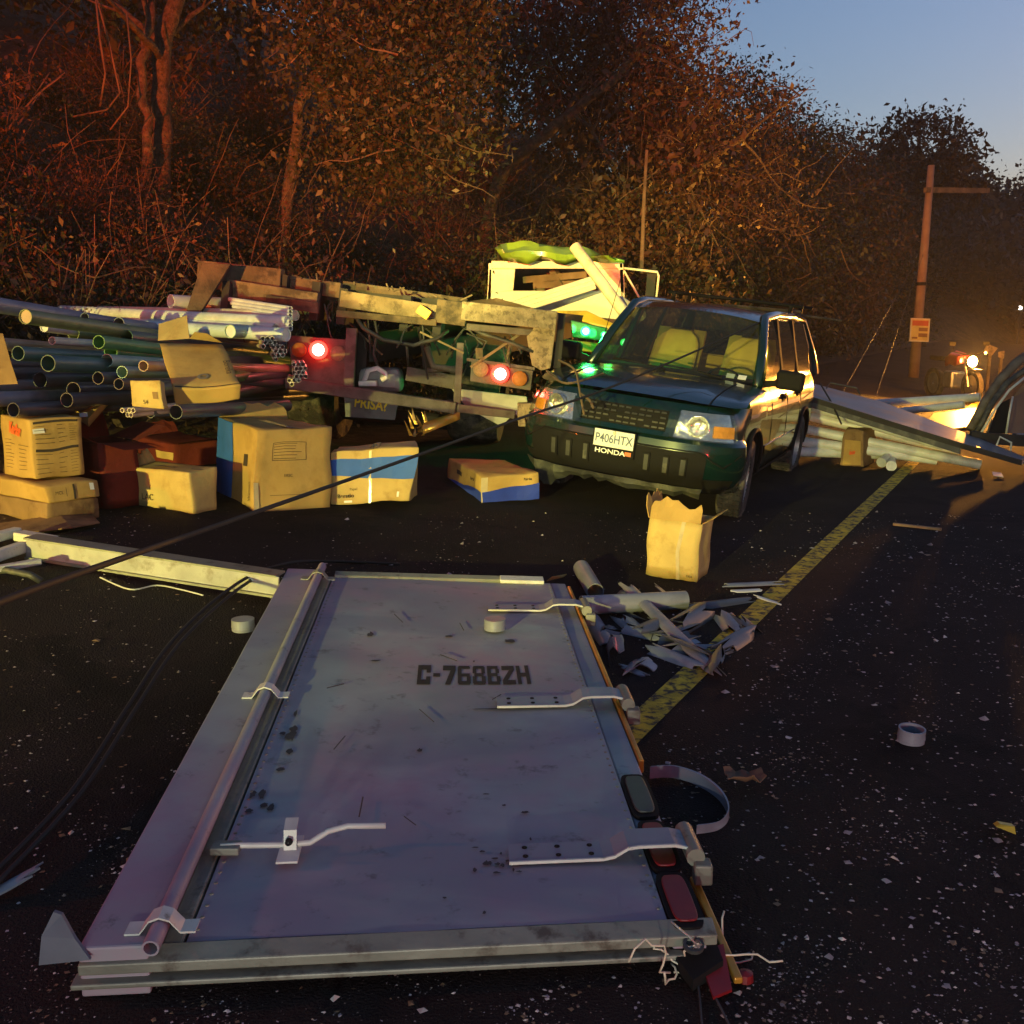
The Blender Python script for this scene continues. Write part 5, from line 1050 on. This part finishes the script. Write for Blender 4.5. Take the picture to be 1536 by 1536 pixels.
ft = tb_(MB().tube([W(545, 575, TY + .2), W(552, 556, TY + .2), W(566, 552, TY + .2), W(578, 560, TY + .2), W(580, 566, TY + .2), W(572, 570, TY + .2)], .022, 8), 'white_fitting', M_WPRINT, smooth='all')
MB().box(W(552, 575, TY + .2), (.16, .08, .05)).build('fitting_block', M_WHITE, ft, bevel=.01)
def hose(pts, r, m=M_TRIM, nm='air_hose'): return tb_(MB().tube([W(a, c, Y) for a, c, Y in pts], r, 7), nm, m, smooth='all')
hose([(530, 470, TY), (545, 492, TY - .1), (575, 510, TY - .12), (620, 518, TY - .12), (655, 508, TY - .08), (672, 496, TY)], .018); hose([(560, 470, TY), (566, 500, TY), (560, 530, TY), (566, 548, TY)], .014)
hose([(552, 476, TY - .02), (556, 530, TY - .02)], .008); hose([(610, 518, TY - .1), (612, 548, TY)], .012); hose([(700, 488, TY), (722, 500, TY - .1), (760, 512, TY - .1), (800, 528, TY - .1)], .018); hose([(700, 500, TY), (730, 512, TY), (712, 545, TY)], .008); hose([(632, 470, TY), (636, 508, TY), (622, 520, TY)], .010)
hose([(640, 520, TY + .2), (650, 550, TY + .2), (685, 555, TY + .1)], .03, M_RUST, 'spring_hanger'); hose([(640, 556, TY + .2), (690, 552, TY + .2)], .025, M_RUST, 'spring_hanger')
tb_(MB().beam(W(610, 560, TY + .3), W(690, 575, TY + .3), .05, .12), 'spring_pack', M_RUST)
q8 = random.Random(31)
for k in range(34):   # splinters, bent rods and wires hanging from the torn bed
    x_ = q8.uniform(345, 820); y_ = 425 + (x_ - 345) * .135 + q8.uniform(10, 40); p = W(x_, y_, TY + q8.uniform(-.1, .4))
    d_ = (q8.gauss(0, .8), q8.gauss(0, .3), q8.uniform(-1.4, -.1)); L_ = q8.uniform(.15, .6)
    if k % 3 == 0: e_ = p + Vector(d_).normalized() * L_; tb_(MB().beam(p, e_, q8.uniform(.02, .05), q8.uniform(.01, .025), w2=.012), 'splinter', q8.choice([M_TIMBER, M_TIMBERL, M_FRAME]))
    else: tb_(MB().tube(wiggle(p, d_, L_, 7, .25, q8, .1), q8.uniform(.004, .010), 5), 'hanging_wire', q8.choice([M_TRIM, M_RUST, M_FRAME]), smooth='all')
for k in range(12):
    x_ = q8.uniform(300, 700); y_ = 396 + (x_ - 300) * .14; p = W(x_, y_, TY + .1); tb_(MB().beam(p, p + Vector((q8.gauss(0, .12), 0, q8.uniform(.02, .07))), .05, .012, w2=.01), 'splinter', M_TIMBER)
# chassis, axle, wheels
for a, c in (((560, 520), (800, 480)), ((640, 535), (860, 490))): tb_(MB().beam(W(*a, TY + .4), W(*c, 14.2), .09, .26), 'chassis_rail', M_FRAME)
tb_(MB().slab([[W(310, 415, TY + .4), W(690, 452, TY + .3)], [W(735, 462, 14.0), W(935, 480, 13.8)]], (0, 0, -.1)), 'bed_floor', M_FRAME)
ax0, ax1 = W(470, 612, 10.6), W(735, 640, 10.4)
tb_(MB().tube([ax0, ax1], .08, 10), 'rear_axle', M_FRAME)
for p in (ax0.lerp(ax1, .06), ax0.lerp(ax1, .94)):
    wh = tb_(MB().lathe([(.27, -.24), (.46, -.25), (.50, -.2), (.50, .2), (.46, .25), (.27, .24)], Vector((p.x, p.y, gz(p.x, p.y) + .48)), ax1 - ax0, 28), 'wheel', M_TYRE, smooth=40)
    MB().lathe([(.27, -.2), (.1, -.1), (.001, -.1)], Vector((p.x, p.y, gz(p.x, p.y) + .48)), ax1 - ax0, 20).build('rim', M_RUST, wh, smooth=40)
# cab
CY = 14.2
def cp(x_, y_, dY=0): return W(x_, y_, CY + dY)
for q_ in ([(737, 391), (935, 392), (935, 403), (737, 403)], [(733, 403), (773, 403), (770, 436), (731, 440)], [(897, 403), (936, 403), (937, 440), (897, 436)], [(731, 436), (937, 436), (938, 492), (728, 480)]):
    tb_(MB().prism([cp(*p) for p in q_], (0, .06, 0)), 'cab_back', M_CAB, bevel=.012)
tb_(MB().slab([[cp(733, 395), cp(737, 395, 1.3)], [cp(731, 480), cp(735, 480, 1.3)]], (.04, 0, 0)), 'cab_side', M_CAB); tb_(MB().slab([[cp(934, 395), cp(930, 395, 1.3)], [cp(938, 490), cp(934, 490, 1.3)]], (-.04, 0, 0)), 'cab_side', M_CAB)
tb_(MB().slab([[cp(738, 395, 1.3), cp(930, 395, 1.3)], [cp(738, 490, 1.3), cp(930, 490, 1.3)]], (0, .05, 0)), 'dashboard_wall', mat('cab_inside', (.14, .10, .06), .9, var=.4, vs=4, bump=.5, bs=6))
for a, c in (((785, 420), (880, 412)), ((800, 428), (885, 425)), ((830, 405), (845, 435))): tb_(MB().beam(cp(*a, .5), cp(*c, .4), .1, .09), 'cab_debris', MATS['cab_inside'])
ip = lambda P, n: [(float(np.interp(i / n, np.linspace(0, 1, len(P)), [p[0] for p in P])), float(np.interp(i / n, np.linspace(0, 1, len(P)), [p[1] for p in P]))) for i in range(n + 1)]
RT = ip([(742, 372), (765, 364), (800, 361), (830, 368), (870, 372), (905, 380), (934, 393)], 16); RB = ip([(756, 392), (775, 393), (805, 393), (835, 393), (870, 393), (905, 393), (936, 394)], 16)
rw = []
for k in range(5):
    t = k / 4; rw.append([cp(a[0], a[1], -.15 + .0).lerp(cp(b2[0], b2[1], -.22), t) + Vector((0, -.10 * math.sin(math.pi * t) + .09 * noise.noise((i * .45, k * .6, 2)), .07 * noise.noise((i * .4, k * .5, 5)))) for i, (a, b2) in enumerate(zip(RT, RB))])
bkr = [[p + Vector((0, 1.3, -.12)) for p in rw[0]], [p + Vector((0, .6, .02)) for p in rw[0]]]
tb_(MB().grid(bkr + rw), 'crumpled_roof', M_ROOFG, smooth=28).modifiers.new('solid', 'SOLIDIFY').thickness = .012
for k in range(3): tb_(MB().beam(cp(748, 466 + k * 7 - 4, -.6 - .05 * k), cp(893, 416 + k * 7, -.35 - .05 * k), .06, .062), 'ribbed_panel', M_CAB, bevel=.012)
tb_(MB().slab([[W(700, 452, 9.4), W(760, 462, 9.4)], [W(745, 447, 13.5), W(800, 462, 13.4)]], (0, 0, -.03)), 'deck_board', M_CABY)
tb_(MB().prism([W(835, 466, 12.3), W(880, 466, 12.3), W(938, 494, 12.1), W(930, 504, 12.1), W(880, 484, 12.2), W(838, 476, 12.3)], (0, .05, 0)), 'yellow_side_board', M_CABY, bevel=.01)
tb_(MB().prism([W(846, 509, 11.2), W(930, 518, 11.2), W(925, 532, 11.2), W(848, 524, 11.2)], (0, .05, 0)), 'yellow_side_board', M_CABY, bevel=.01)
gp = tb_(MB().prism([W(856, 480, 11.0), W(912, 492, 11.0), W(905, 512, 11.0), W(858, 506, 11.0)], (0, .05, 0)), 'marker_panel', mat('green_panel', (.03, .09, .03), .35, coat=.4), bevel=.01)
for x_, y_, r_ in ((878, 497, 6.5), (906, 502, 4), (936, 514, 5)):
    disc(gp, x_, y_, 10.95, r_, M_GRNLIT, 'green_marker_lamp', M_GRNCORE)
lamp('green_marker_light', 'POINT', W(882, 498, 9.7), 5, (.02, 1, .12), radius=.05); lamp('green_marker_light', 'POINT', W(915, 505, 9.9), 3.5, (.02, 1, .12), radius=.05)
mf = tb_(MB().tube([cp(934, 402), cp(986, 408, -.2), cp(988, 414, -.2), cp(984, 452, -.2), cp(958, 456, -.1)], .016, 8), 'mirror_frame', M_CAB, smooth='all')
MB().tube([cp(936, 406), cp(962, 452, -.1)], .014, 8).build('mirror_brace', M_CAB, mf); MB().prism([cp(971, 410, -.18), cp(984, 411, -.18), cp(981, 450, -.18), cp(968, 449, -.18)], (0, .04, 0)).build('mirror', M_FRAME, mf)
# pipes thrown against the cab, strip with warm light in its golden colour on the ground
pipe(W(862, 370, 12.6), W(940, 474, 12.0), .068, 'cream', 'capped cream pipe leaning against the smashed truck cab', 'pipes on the cab', 'cream'); pipe(W(930, 452, 12.4), W(962, 474, 12.0), .065, 'cream', 'short cream pipe stub between the cab and the car roof', 'pipes on the cab', 'cream')
g1, g2 = W(634, 652, 8.6), W(690, 629, 9.0); o = MB().slab([[g1, g2], [g1 + Vector((0, .02, .06)), g2 + Vector((0, .02, .05))], [g1 + Vector((0, .07, .09)), g2 + Vector((0, .07, .08))]], (0, .004, -.003)).build('warm_lit_strip', M_WARMLIT, smooth='all'); tag(o, 'shiny strip coloured golden for warm light under the truck bumper', 'metal strip')
q5 = random.Random(8); kk = MB()
for k in range(16):
    p = W(q5.uniform(612, 640), q5.uniform(630, 655), 8.75); d_ = Vector((q5.gauss(0, .06), q5.gauss(0, .03), q5.uniform(.02, .14))); kk.add([p, p + Vector((.03, 0, 0)), p + d_], [(0, 1, 2)])
o = kk.build('crumpled_foil', M_WARMLIT); o.modifiers.new('solid', 'SOLIDIFY').thickness = .003; tag(o, 'crumpled foil coloured golden for warm light beside the shiny strip', 'foil')
# ================================================================ WHITE PIPES AND PANEL BEYOND THE CAR
WG = 'white pipes fanned under the fallen panel'
for i, (a, c, Ya, Yc_, rp) in enumerate([((1195, 603), (1416, 668), 11.6, 10.9, 10), ((1200, 588), (1497, 681), 11.8, 10.9, 9), ((1195, 620), (1440, 676), 11.6, 11.0, 10), ((1195, 641), (1471, 697), 11.4, 10.8, 9.5), ((1190, 660), (1405, 690), 11.3, 11.0, 9.5), ((1190, 677), (1375, 684), 11.2, 11.3, 9.5), ((1230, 596), (1536, 692), 11.9, 10.8, 7)]):
    pipe(W(*a, Ya), W(*c, Yc_), rp * .78 / 1536 * 11, 'white', 'white pipe in the fan sticking out under the fallen panel', WG)
pipe(W(1300, 606, 14.5), W(1470, 596, 13.6), .058, 'white', 'long white pipe lying beyond the fallen panel', 'pipes beyond the panel', 'tan'); pipe(W(1340, 618, 14.2), W(1446, 607, 13.6), .05, 'white', 'shorter white pipe next to the long one beyond the panel', 'pipes beyond the panel')
pipe(W(1522, 652, 12.4), W(1600, 650, 12.4), .06, 'white', 'white pipe end poking out beside the bent frame', 'pipes beyond the panel')
M_PANEL = mat('fallen_panel', (.22, .215, .22), .4, .2, var=.2, vs=2, c2=(.36, .22, .12), c2s=1.6, c2t=(.5, .62))  # brown patches paint orange lamp reflections into the sheet colour
pn = thing('truck_body_sheet', 'long grey body panel with brown patches of painted orange reflection lying over the white pipes', 'panel', W(1300, 640, 11))
nr_, fr_ = [W(1208, 596, 11.2), W(1330, 634, 10.9), W(1440, 668, 10.6), W(1532, 694, 10.4)], [W(1212, 577, 12.4), W(1322, 606, 12.1), W(1440, 650, 11.5), W(1538, 690, 10.7)]
MB().slab([nr_, fr_], (0, 0, .03)).build('panel_sheet', M_PANEL, pn, bevel=.004)
MB().slab([[p + Vector((0, -.012, -.03)) for p in nr_], [p + Vector((0, -.012, .028)) for p in nr_]], (0, .012, 0)).build('panel_edge', M_FRAME, pn)
MB().slab([[p + Vector((0, -.03, -.09)) for p in nr_[:3]], [p + Vector((0, -.02, -.03)) for p in nr_[:3]]], (0, .012, 0)).build('torn_edge', M_TRIM, pn)
MB().tube([W(1495, 668, 10.9), W(1500, 655, 10.9), W(1517, 664, 10.8), W(1516, 676, 10.8)], .010, 6).build('panel_handle', M_WORN, pn); MB().tube([W(1240, 582, 12.0), W(1245, 574, 12.1), W(1285, 582, 12.0), W(1290, 592, 11.9)], .010, 6).build('panel_handle', M_TRIM, pn)
MB().tube([W(1230, 575, 11.6), W(1245, 600, 11.2), W(1262, 636, 10.9)], .010, 5).build('strap', M_FRAME, pn)
el = MB().tube([G(1322, 694, .06), G(1330, 688, .09), G(1336, 690, .06), G(1337, 699, .05)], .055, 14); o = el.build('pipe_elbow', PM['white'], smooth=50); tag(o, 'white pipe elbow on the road beside the old carton', 'pipe elbow')
o = MB().slab([[G(1375, 652, .02), G(1465, 640, .02)], [G(1400, 622, .03), G(1475, 612, .03)]], (0, 0, .02)).build('yellow_sheet', M_CABY); tag(o, 'yellow painted sheet lying between the panel and the long pipe', 'sheet')
# bent frame with glass standing at the right
wf = thing('bent_window_frame', 'bent dark vehicle window frame with brown glass standing on the road', 'window frame', G(1480, 690))
for pts, r_, m_ in (([(1456, 645, 11.6), (1480, 600, 11.7), (1502, 568, 11.8), (1526, 543, 11.9), (1560, 520, 12)], .055, M_RUST), ([(1464, 650, 11.4), (1488, 605, 11.5), (1510, 575, 11.6), (1540, 553, 11.7), (1570, 542, 11.7)], .035, M_TRIM), ([(1470, 652, 11.3), (1494, 612, 11.35), (1514, 585, 11.4), (1545, 560, 11.5)], .014, M_WORN), ([(1509, 652, 11.3), (1514, 620, 11.3), (1519, 595, 11.4)], .012, M_WORN), ([(1480, 652, 11.3), (1488, 630, 11.3)], .012, M_TRIM)):
    MB().tube([W(*p) for p in pts], r_, 8).build('frame_bar', m_, wf, smooth='all')
MB().slab([[W(1510, 650, 11.4), W(1600, 650, 11.4)], [W(1516, 600, 11.5), W(1600, 585, 11.5)], [W(1545, 562, 11.55), W(1600, 545, 11.6)]], (0, .012, 0)).build('brown_glass', mat('brown_glass', (.13, .07, .03), .15, var=.2, vs=3, coat=.5), wf)
MB().prism([W(1482, 650, 11.35), W(1510, 650, 11.35), W(1515, 598, 11.45), W(1500, 606, 11.45)], (0, .02, 0)).build('dark_corner', M_BLACK, wf)
MB().beam(W(1455, 655, 11.3), W(1620, 668, 11.2), .08, .12).build('frame_sill', M_FRAME, wf)
o = MB().slab([[G(1490, 714, .01), G(1505, 716, .01)], [G(1488, 708, .03), G(1502, 710, .02)]], (0, 0, .006)).build('white_scrap', M_WPRINT); tag(o, 'crumpled white scrap before the bent frame', 'scrap')
# ================================================================ VEHICLE WITH THE AMBER LAMP
mb0 = G(1456, 604); mc = thing('motorcycle', 'parked motorcycle with a blazing amber headlamp at the road bend', 'motorcycle', mb0)
fx = mb0 + Vector((0, 0, .3)); ax_ = Vector((1, .15, 0)); fd = Vector((.15, -1, 0)).normalized()
for dy in (0, 1.3):
    w_ = MB().lathe([(.22, -.04), (.30, -.045), (.31, 0), (.30, .045), (.22, .04)], fx - fd * dy, ax_, 24).build('wheel', M_TYRE, mc, smooth=40); MB().lathe([(.22, -.02), (.03, -.03), (.03, .03), (.22, .02)], fx - fd * dy, ax_, 20).build('rim', M_STEEL, w_, smooth=40)
for s in (-1, 1): MB().tube([fx + ax_ * .08 * s, fx + ax_ * .09 * s - fd * .18 + Vector((0, 0, .55))], .022, 8).build('fork_leg', M_STEEL, mc)
MB().tube([fx - fd * .2 + ax_ * -.36 + Vector((0, 0, .66)), fx - fd * .18 + ax_ * -.1 + Vector((0, 0, .60)), fx - fd * .18 + ax_ * .1 + Vector((0, 0, .60)), fx - fd * .2 + ax_ * .36 + Vector((0, 0, .66))], .014, 6).build('handlebar', M_BLACK, mc)
for s in (-1, 1): MB().box(fx - fd * .2 + ax_ * .34 * s + Vector((0, 0, .80)), (.13, .03, .08)).build('mirror', M_BLACK, mc, bevel=.015); MB().tube([fx - fd * .2 + ax_ * .30 * s + Vector((0, 0, .66)), fx - fd * .2 + ax_ * .34 * s + Vector((0, 0, .8))], .006, 5).build('mirror_stem', M_BLACK, mc)
MB().slab([[fx - fd * .3 + ax_ * .14 * k + Vector((0, 0, .62 - .05 * abs(k))) for k in (-1, 0, 1)], [fx - fd * .6 + ax_ * .16 * k + Vector((0, 0, .66 - .07 * abs(k))) for k in (-1, 0, 1)], [fx - fd * .8 + ax_ * .12 * k + Vector((0, 0, .56 - .03 * abs(k))) for k in (-1, 0, 1)]], (0, 0, -.2)).build('tank', mat('red_tank', (.25, .03, .02), .3, coat=.6), mc, bevel=.04)
MB().box(fx - fd * 1.1 + Vector((0, 0, .50)), (.26, .6, .10)).build('seat', M_BLACK, mc, bevel=.03); MB().box(fx - fd * .62 + Vector((0, 0, .1)), (.28, .4, .32)).build('engine', M_STEEL, mc, bevel=.04)
MB().box(fx + Vector((0, 0, .33)) , (.12, .5, .015)).build('fender', M_BLACK, mc)
MB().tube([fx - fd * .5 + ax_ * .1 + Vector((0, 0, 0)), fx - fd * .55 + ax_ * .4 + Vector((0, 0, -.3))], .012, 6).build('side_stand', M_STEEL, mc)
hp = fx - fd * .06 + Vector((0, 0, .47)); hm = MB().lathe([(.04, -.12), (.11, -.04), (.12, 0), (.11, .01)], hp, fd, 20).build('headlamp', M_BLACK, mc, smooth=40)
MB().lathe([(.001, .02), (.10, .012)], hp, fd, 20).build('lit_lens', mat('amber_lit', (1, .7, .2), .3, emit=(1, .62, .16), es=40), hm)
MB().lathe([(.001, .02), (.03, .01)], hp + ax_ * .25 + Vector((0, 0, .16)), fd, 12).build('lit_indicator', mat('amber_lit_small', (1, .6, .1), .3, emit=(1, .5, .08), es=4), mc)
lamp('amber_headlamp_and_fill', 'SPOT', hp + fd * .1, 900, (1, .40, .05), hp + fd * 3 + Vector((-2.2, 0, .9)), 150, .4, .06)
lamp('amber_headlamp_and_fill', 'POINT', hp + fd * 1.5 + Vector((0, 0, .4)), 240, (1, .34, .04), radius=.08)  # fill light added in mid-air ahead of the headlamp, brightens the pole
bd_ = thing('roadside_boards', 'two tilted brown boards beyond the amber lamp', 'board', G(1490, 590))
for q_ in ([(1482, 516), (1497, 522), (1488, 533), (1475, 527)], [(1498, 528), (1507, 526), (1506, 538), (1498, 536)]): MB().prism([W(*p, 21.5) for p in q_], (0, .03, 0)).build('board', M_TIMBERL, bd_)
for x_, y_ in ((1485, 530), (1502, 535)): p = W(x_, y_, 21.56); MB().beam(Vector((p.x, p.y, gz(p.x, p.y) - .1)), p, .05, .05).build('post', M_TIMBER, bd_)
# ================================================================ UTILITY POLE
M_POLE = mat('pole_concrete', (.22, .13, .08), .9, var=.15, vs=5, bump=.2, bs=30)
pb = G(1370, 566); YP = pb.y; pole = thing('utility_pole', 'tall slender utility pole with a cross-arm and a notice', 'pole', pb)
top_ = W(1397, 248, YP); MB().tube([pb - Vector((0, 0, .3)), pb.lerp(top_, .5), top_], [.125, .105, .08], 12).build('pole_shaft', M_POLE, pole, smooth='all')
MB().beam(W(1388, 285, YP - .12), W(1482, 286, YP + 1.2), .10, .12).build('cross_arm', M_TIMBER, pole)
for t in (.1, .5, .95): p = W(1388, 285, YP - .12).lerp(W(1482, 286, YP + 1.2), t); MB().lathe([(.02, 0), (.05, .06), (.05, .1), (.03, .16), (.001, .17)], p + Vector((0, 0, .05)), (0, 0, 1), 10).build('insulator', M_BLACK, pole)
for f in (.2, .45): p = pb.lerp(top_, f); MB().tube([p - Vector((0, 0, .04)), p + Vector((0, 0, .04))], .135 - .05 * f, 12).build('pole_band', M_BLACK, pole)
sg = thing('notice_board', 'small framed yellow notice with a red heading fixed to the pole', 'sign', W(1378, 494, YP - .2))
def sp(a, c, d=0): return W(1364 + 29 * a + 3 * (1 - 2 * c) * 0 + (1 - c) * -0 + c * 2.5, 512 - 35 * c + 1 * a, YP - .2 - d)
MB().prism([sp(0, 0), sp(1, 0), sp(1, 1), sp(0, 1)], (0, .04, 0)).build('board', mat('notice_yellow', (.62, .40, .09), .7), sg)
for a0_, a1_, c0_, c1_ in ((0, 1, .95, 1), (0, 1, 0, .05), (0, .06, .05, .95), (.94, 1, .05, .95)): MB().prism([sp(a0_, c0_, .02), sp(a1_, c0_, .02), sp(a1_, c1_, .02), sp(a0_, c1_, .02)], (0, .02, 0)).build('board_frame', mat('frame_cream', (.66, .50, .28), .7), sg)
for (a0_, a1_, c0_, c1_, m_) in ((.10, .92, .68, .90, mat('notice_red', (.52, .09, .02), .7)), (.45, .90, .45, .60, mat('notice_brown', (.26, .10, .02), .7)), (.45, .90, .20, .36, MATS['notice_brown']), (.12, .40, .12, .2, MATS['notice_brown'])): MB().prism([sp(a0_, c0_, .01), sp(a1_, c0_, .01), sp(a1_, c1_, .01), sp(a0_, c1_, .01)], (0, .01, 0)).build('printed_block', m_, sg)
for k, (a, c) in enumerate((((1385, 380, YP), (1312, 600, YP - 9)), ((1372, 395, YP), (1262, 592, YP - 12)))): 
    o = MB().tube([W(*a), W(*c)], .005 if not k else .004, 5).build('guy_wire', M_FRAME); tag(o, ('steel guy wire running from the pole down behind the fallen panel', 'thinner guy wire running from the pole down to the panel end')[k], 'wire')
o = MB().tube([W(962, 410, 15.5), W(966, 300, 15.6), W(970, 225, 15.7)], [.03, .025, .02], 7).build('thin_pole', M_TWIG); tag(o, 'thin upright stake behind the truck mirror', 'stake'); o.data.update()
for x_, y_, Y_ in ((1453, 440, 70), (1530, 462, 60), (1443, 478, 75)):
    p = W(x_, y_, Y_); t_ = thing('distant_street_lamp', {1453: 'tiny distant white lamp on the wooded slope', 1530: 'distant pair-bright street lamp down the road', 1443: 'faint distant lamp above the motorcycle'}[x_], 'street lamp', (p.x, p.y, gz(p.x, p.y)))
    MB().tube([Vector((p.x, p.y, min(gz(p.x, p.y), p.z - 1) - .2)), p], .06, 6).build('lamp_post', M_FRAME, t_); MB().lathe([(.001, -.12), (.11, -.07), (.14, 0), (.11, .07), (.001, .12)], p, (0, 0, 1), 10).build('lit_globe', mat('lamp_white', (1, .9, .8), .4, emit=(1, .88, .75), es=2 if x_ != 1443 else .7), t_)
# ================================================================ CABLES AND TWIGS
M_CABLE = mat('black_cable', (.008, .008, .008), .75)
def spline(pts, n=6):
    pts = [Vector(p) for p in pts]; out = []
    for i in range(len(pts) - 1):
        p0, p1, p2, p3 = pts[max(i - 1, 0)], pts[i], pts[i + 1], pts[min(i + 2, len(pts) - 1)]
        for k in range(n):
            t = k / n; out.append(.5 * ((2 * p1) + (p2 - p0) * t + (2 * p0 - 5 * p1 + 4 * p2 - p3) * t * t + (3 * p1 - p0 - 3 * p2 + p3) * t ** 3))
    return out + [pts[-1]]
o = MB().tube(spline([W(-90, 938, 1.7), W(62, 880, 2.2), W(228, 822, 2.9), W(407, 760, 3.9), W(615, 687, 5.2), W(784, 626, 6.4), W(900, 587, 7.3), W(1020, 537, 8.2), W(1146, 481, 9.2), W(1180, 470, 9.8)]), .009, 8).build('fallen_power_cable', M_CABLE, smooth='all'); tag(o, 'thick black power cable stretched over the door down from the car roof', 'cable')
for k in range(2):
    o = MB().tube(spline([W(600 - 30 * k, 846, 5.9), W(470 - 20 * k, 842, 5.6), W(395, 855 + 6 * k, 5.2), G(330 + 14 * k, 894, .12), G(255 + 14 * k, 965, .10), G(190 + 14 * k, 1062, .08), G(105 + 16 * k, 1190, .06), G(-30 + 20 * k, 1330, .04)]), .008, 8).build('slack_cable', M_CABLE, smooth='all'); tag(o, ('black cable slack on the road past the door post', 'second black cable running along the first past the door post')[k], 'cable')
o = MB().tube(spline([G(150, 866, .01), G(195, 884, .01), G(235, 878, .01), G(270, 884, .01), G(305, 893, .01)]), .004, 5).build('thin_wire', M_WORN); tag(o, 'thin pale wire curling on the road behind the door post', 'wire')
q6 = random.Random(6)
for k, pts in enumerate(([(838, 540, 7.9), (862, 555, 7.75), (870, 590, 7.6), (876, 622, 7.6)], [(820, 556, 8.2), (850, 575, 7.8), (905, 560, 8.0)], [(870, 590, 7.6), (884, 600, 7.6), (890, 612, 7.55)])):
    o = MB().tube(spline([W(*p) for p in pts]), [.010] * 0 or .009, 5).build('broken_branch', M_TWIG); tag(o, ('bare broken branch hanging over the car headlight', 'thin branch lying across the car bonnet edge', 'short twig caught in the car grille')[k], 'branch')
for k, (a, c) in enumerate((((1085, 458, 10.2), (1200, 468, 10.6)), ((1150, 466, 10.6), (1262, 481, 11.4)))):
    o = MB().tube(spline([W(*a), W(*c)]), .018 if not k else .012, 6).build('loose_stick', M_TIMBER); tag(o, ('dark stick lying on the car roof', 'long thin stick jutting past the car roof')[k], 'stick')

# ================================================================ HAZE
hz = MB(); hz.box((10, 66, 14), (150, 150, 34)); hz = hz.build('haze', mat('haze_surface')); hz['kind'] = 'stuff'; hz['label'] = 'thin smoky evening haze over the road'; hz['category'] = 'haze'
hm_ = bpy.data.materials.new('haze_volume'); hm_.use_nodes = True; nn = hm_.node_tree.nodes; nn.remove(nn['Principled BSDF'])
pv = nn.new('ShaderNodeVolumePrincipled'); pv.inputs['Color'].default_value = (.8, .8, .82, 1); pv.inputs['Density'].default_value = .0009; pv.inputs['Anisotropy'].default_value = .3
hm_.node_tree.links.new(pv.outputs[0], nn['Material Output'].inputs['Volume']); hz.data.materials.clear(); hz.data.materials.append(hm_)
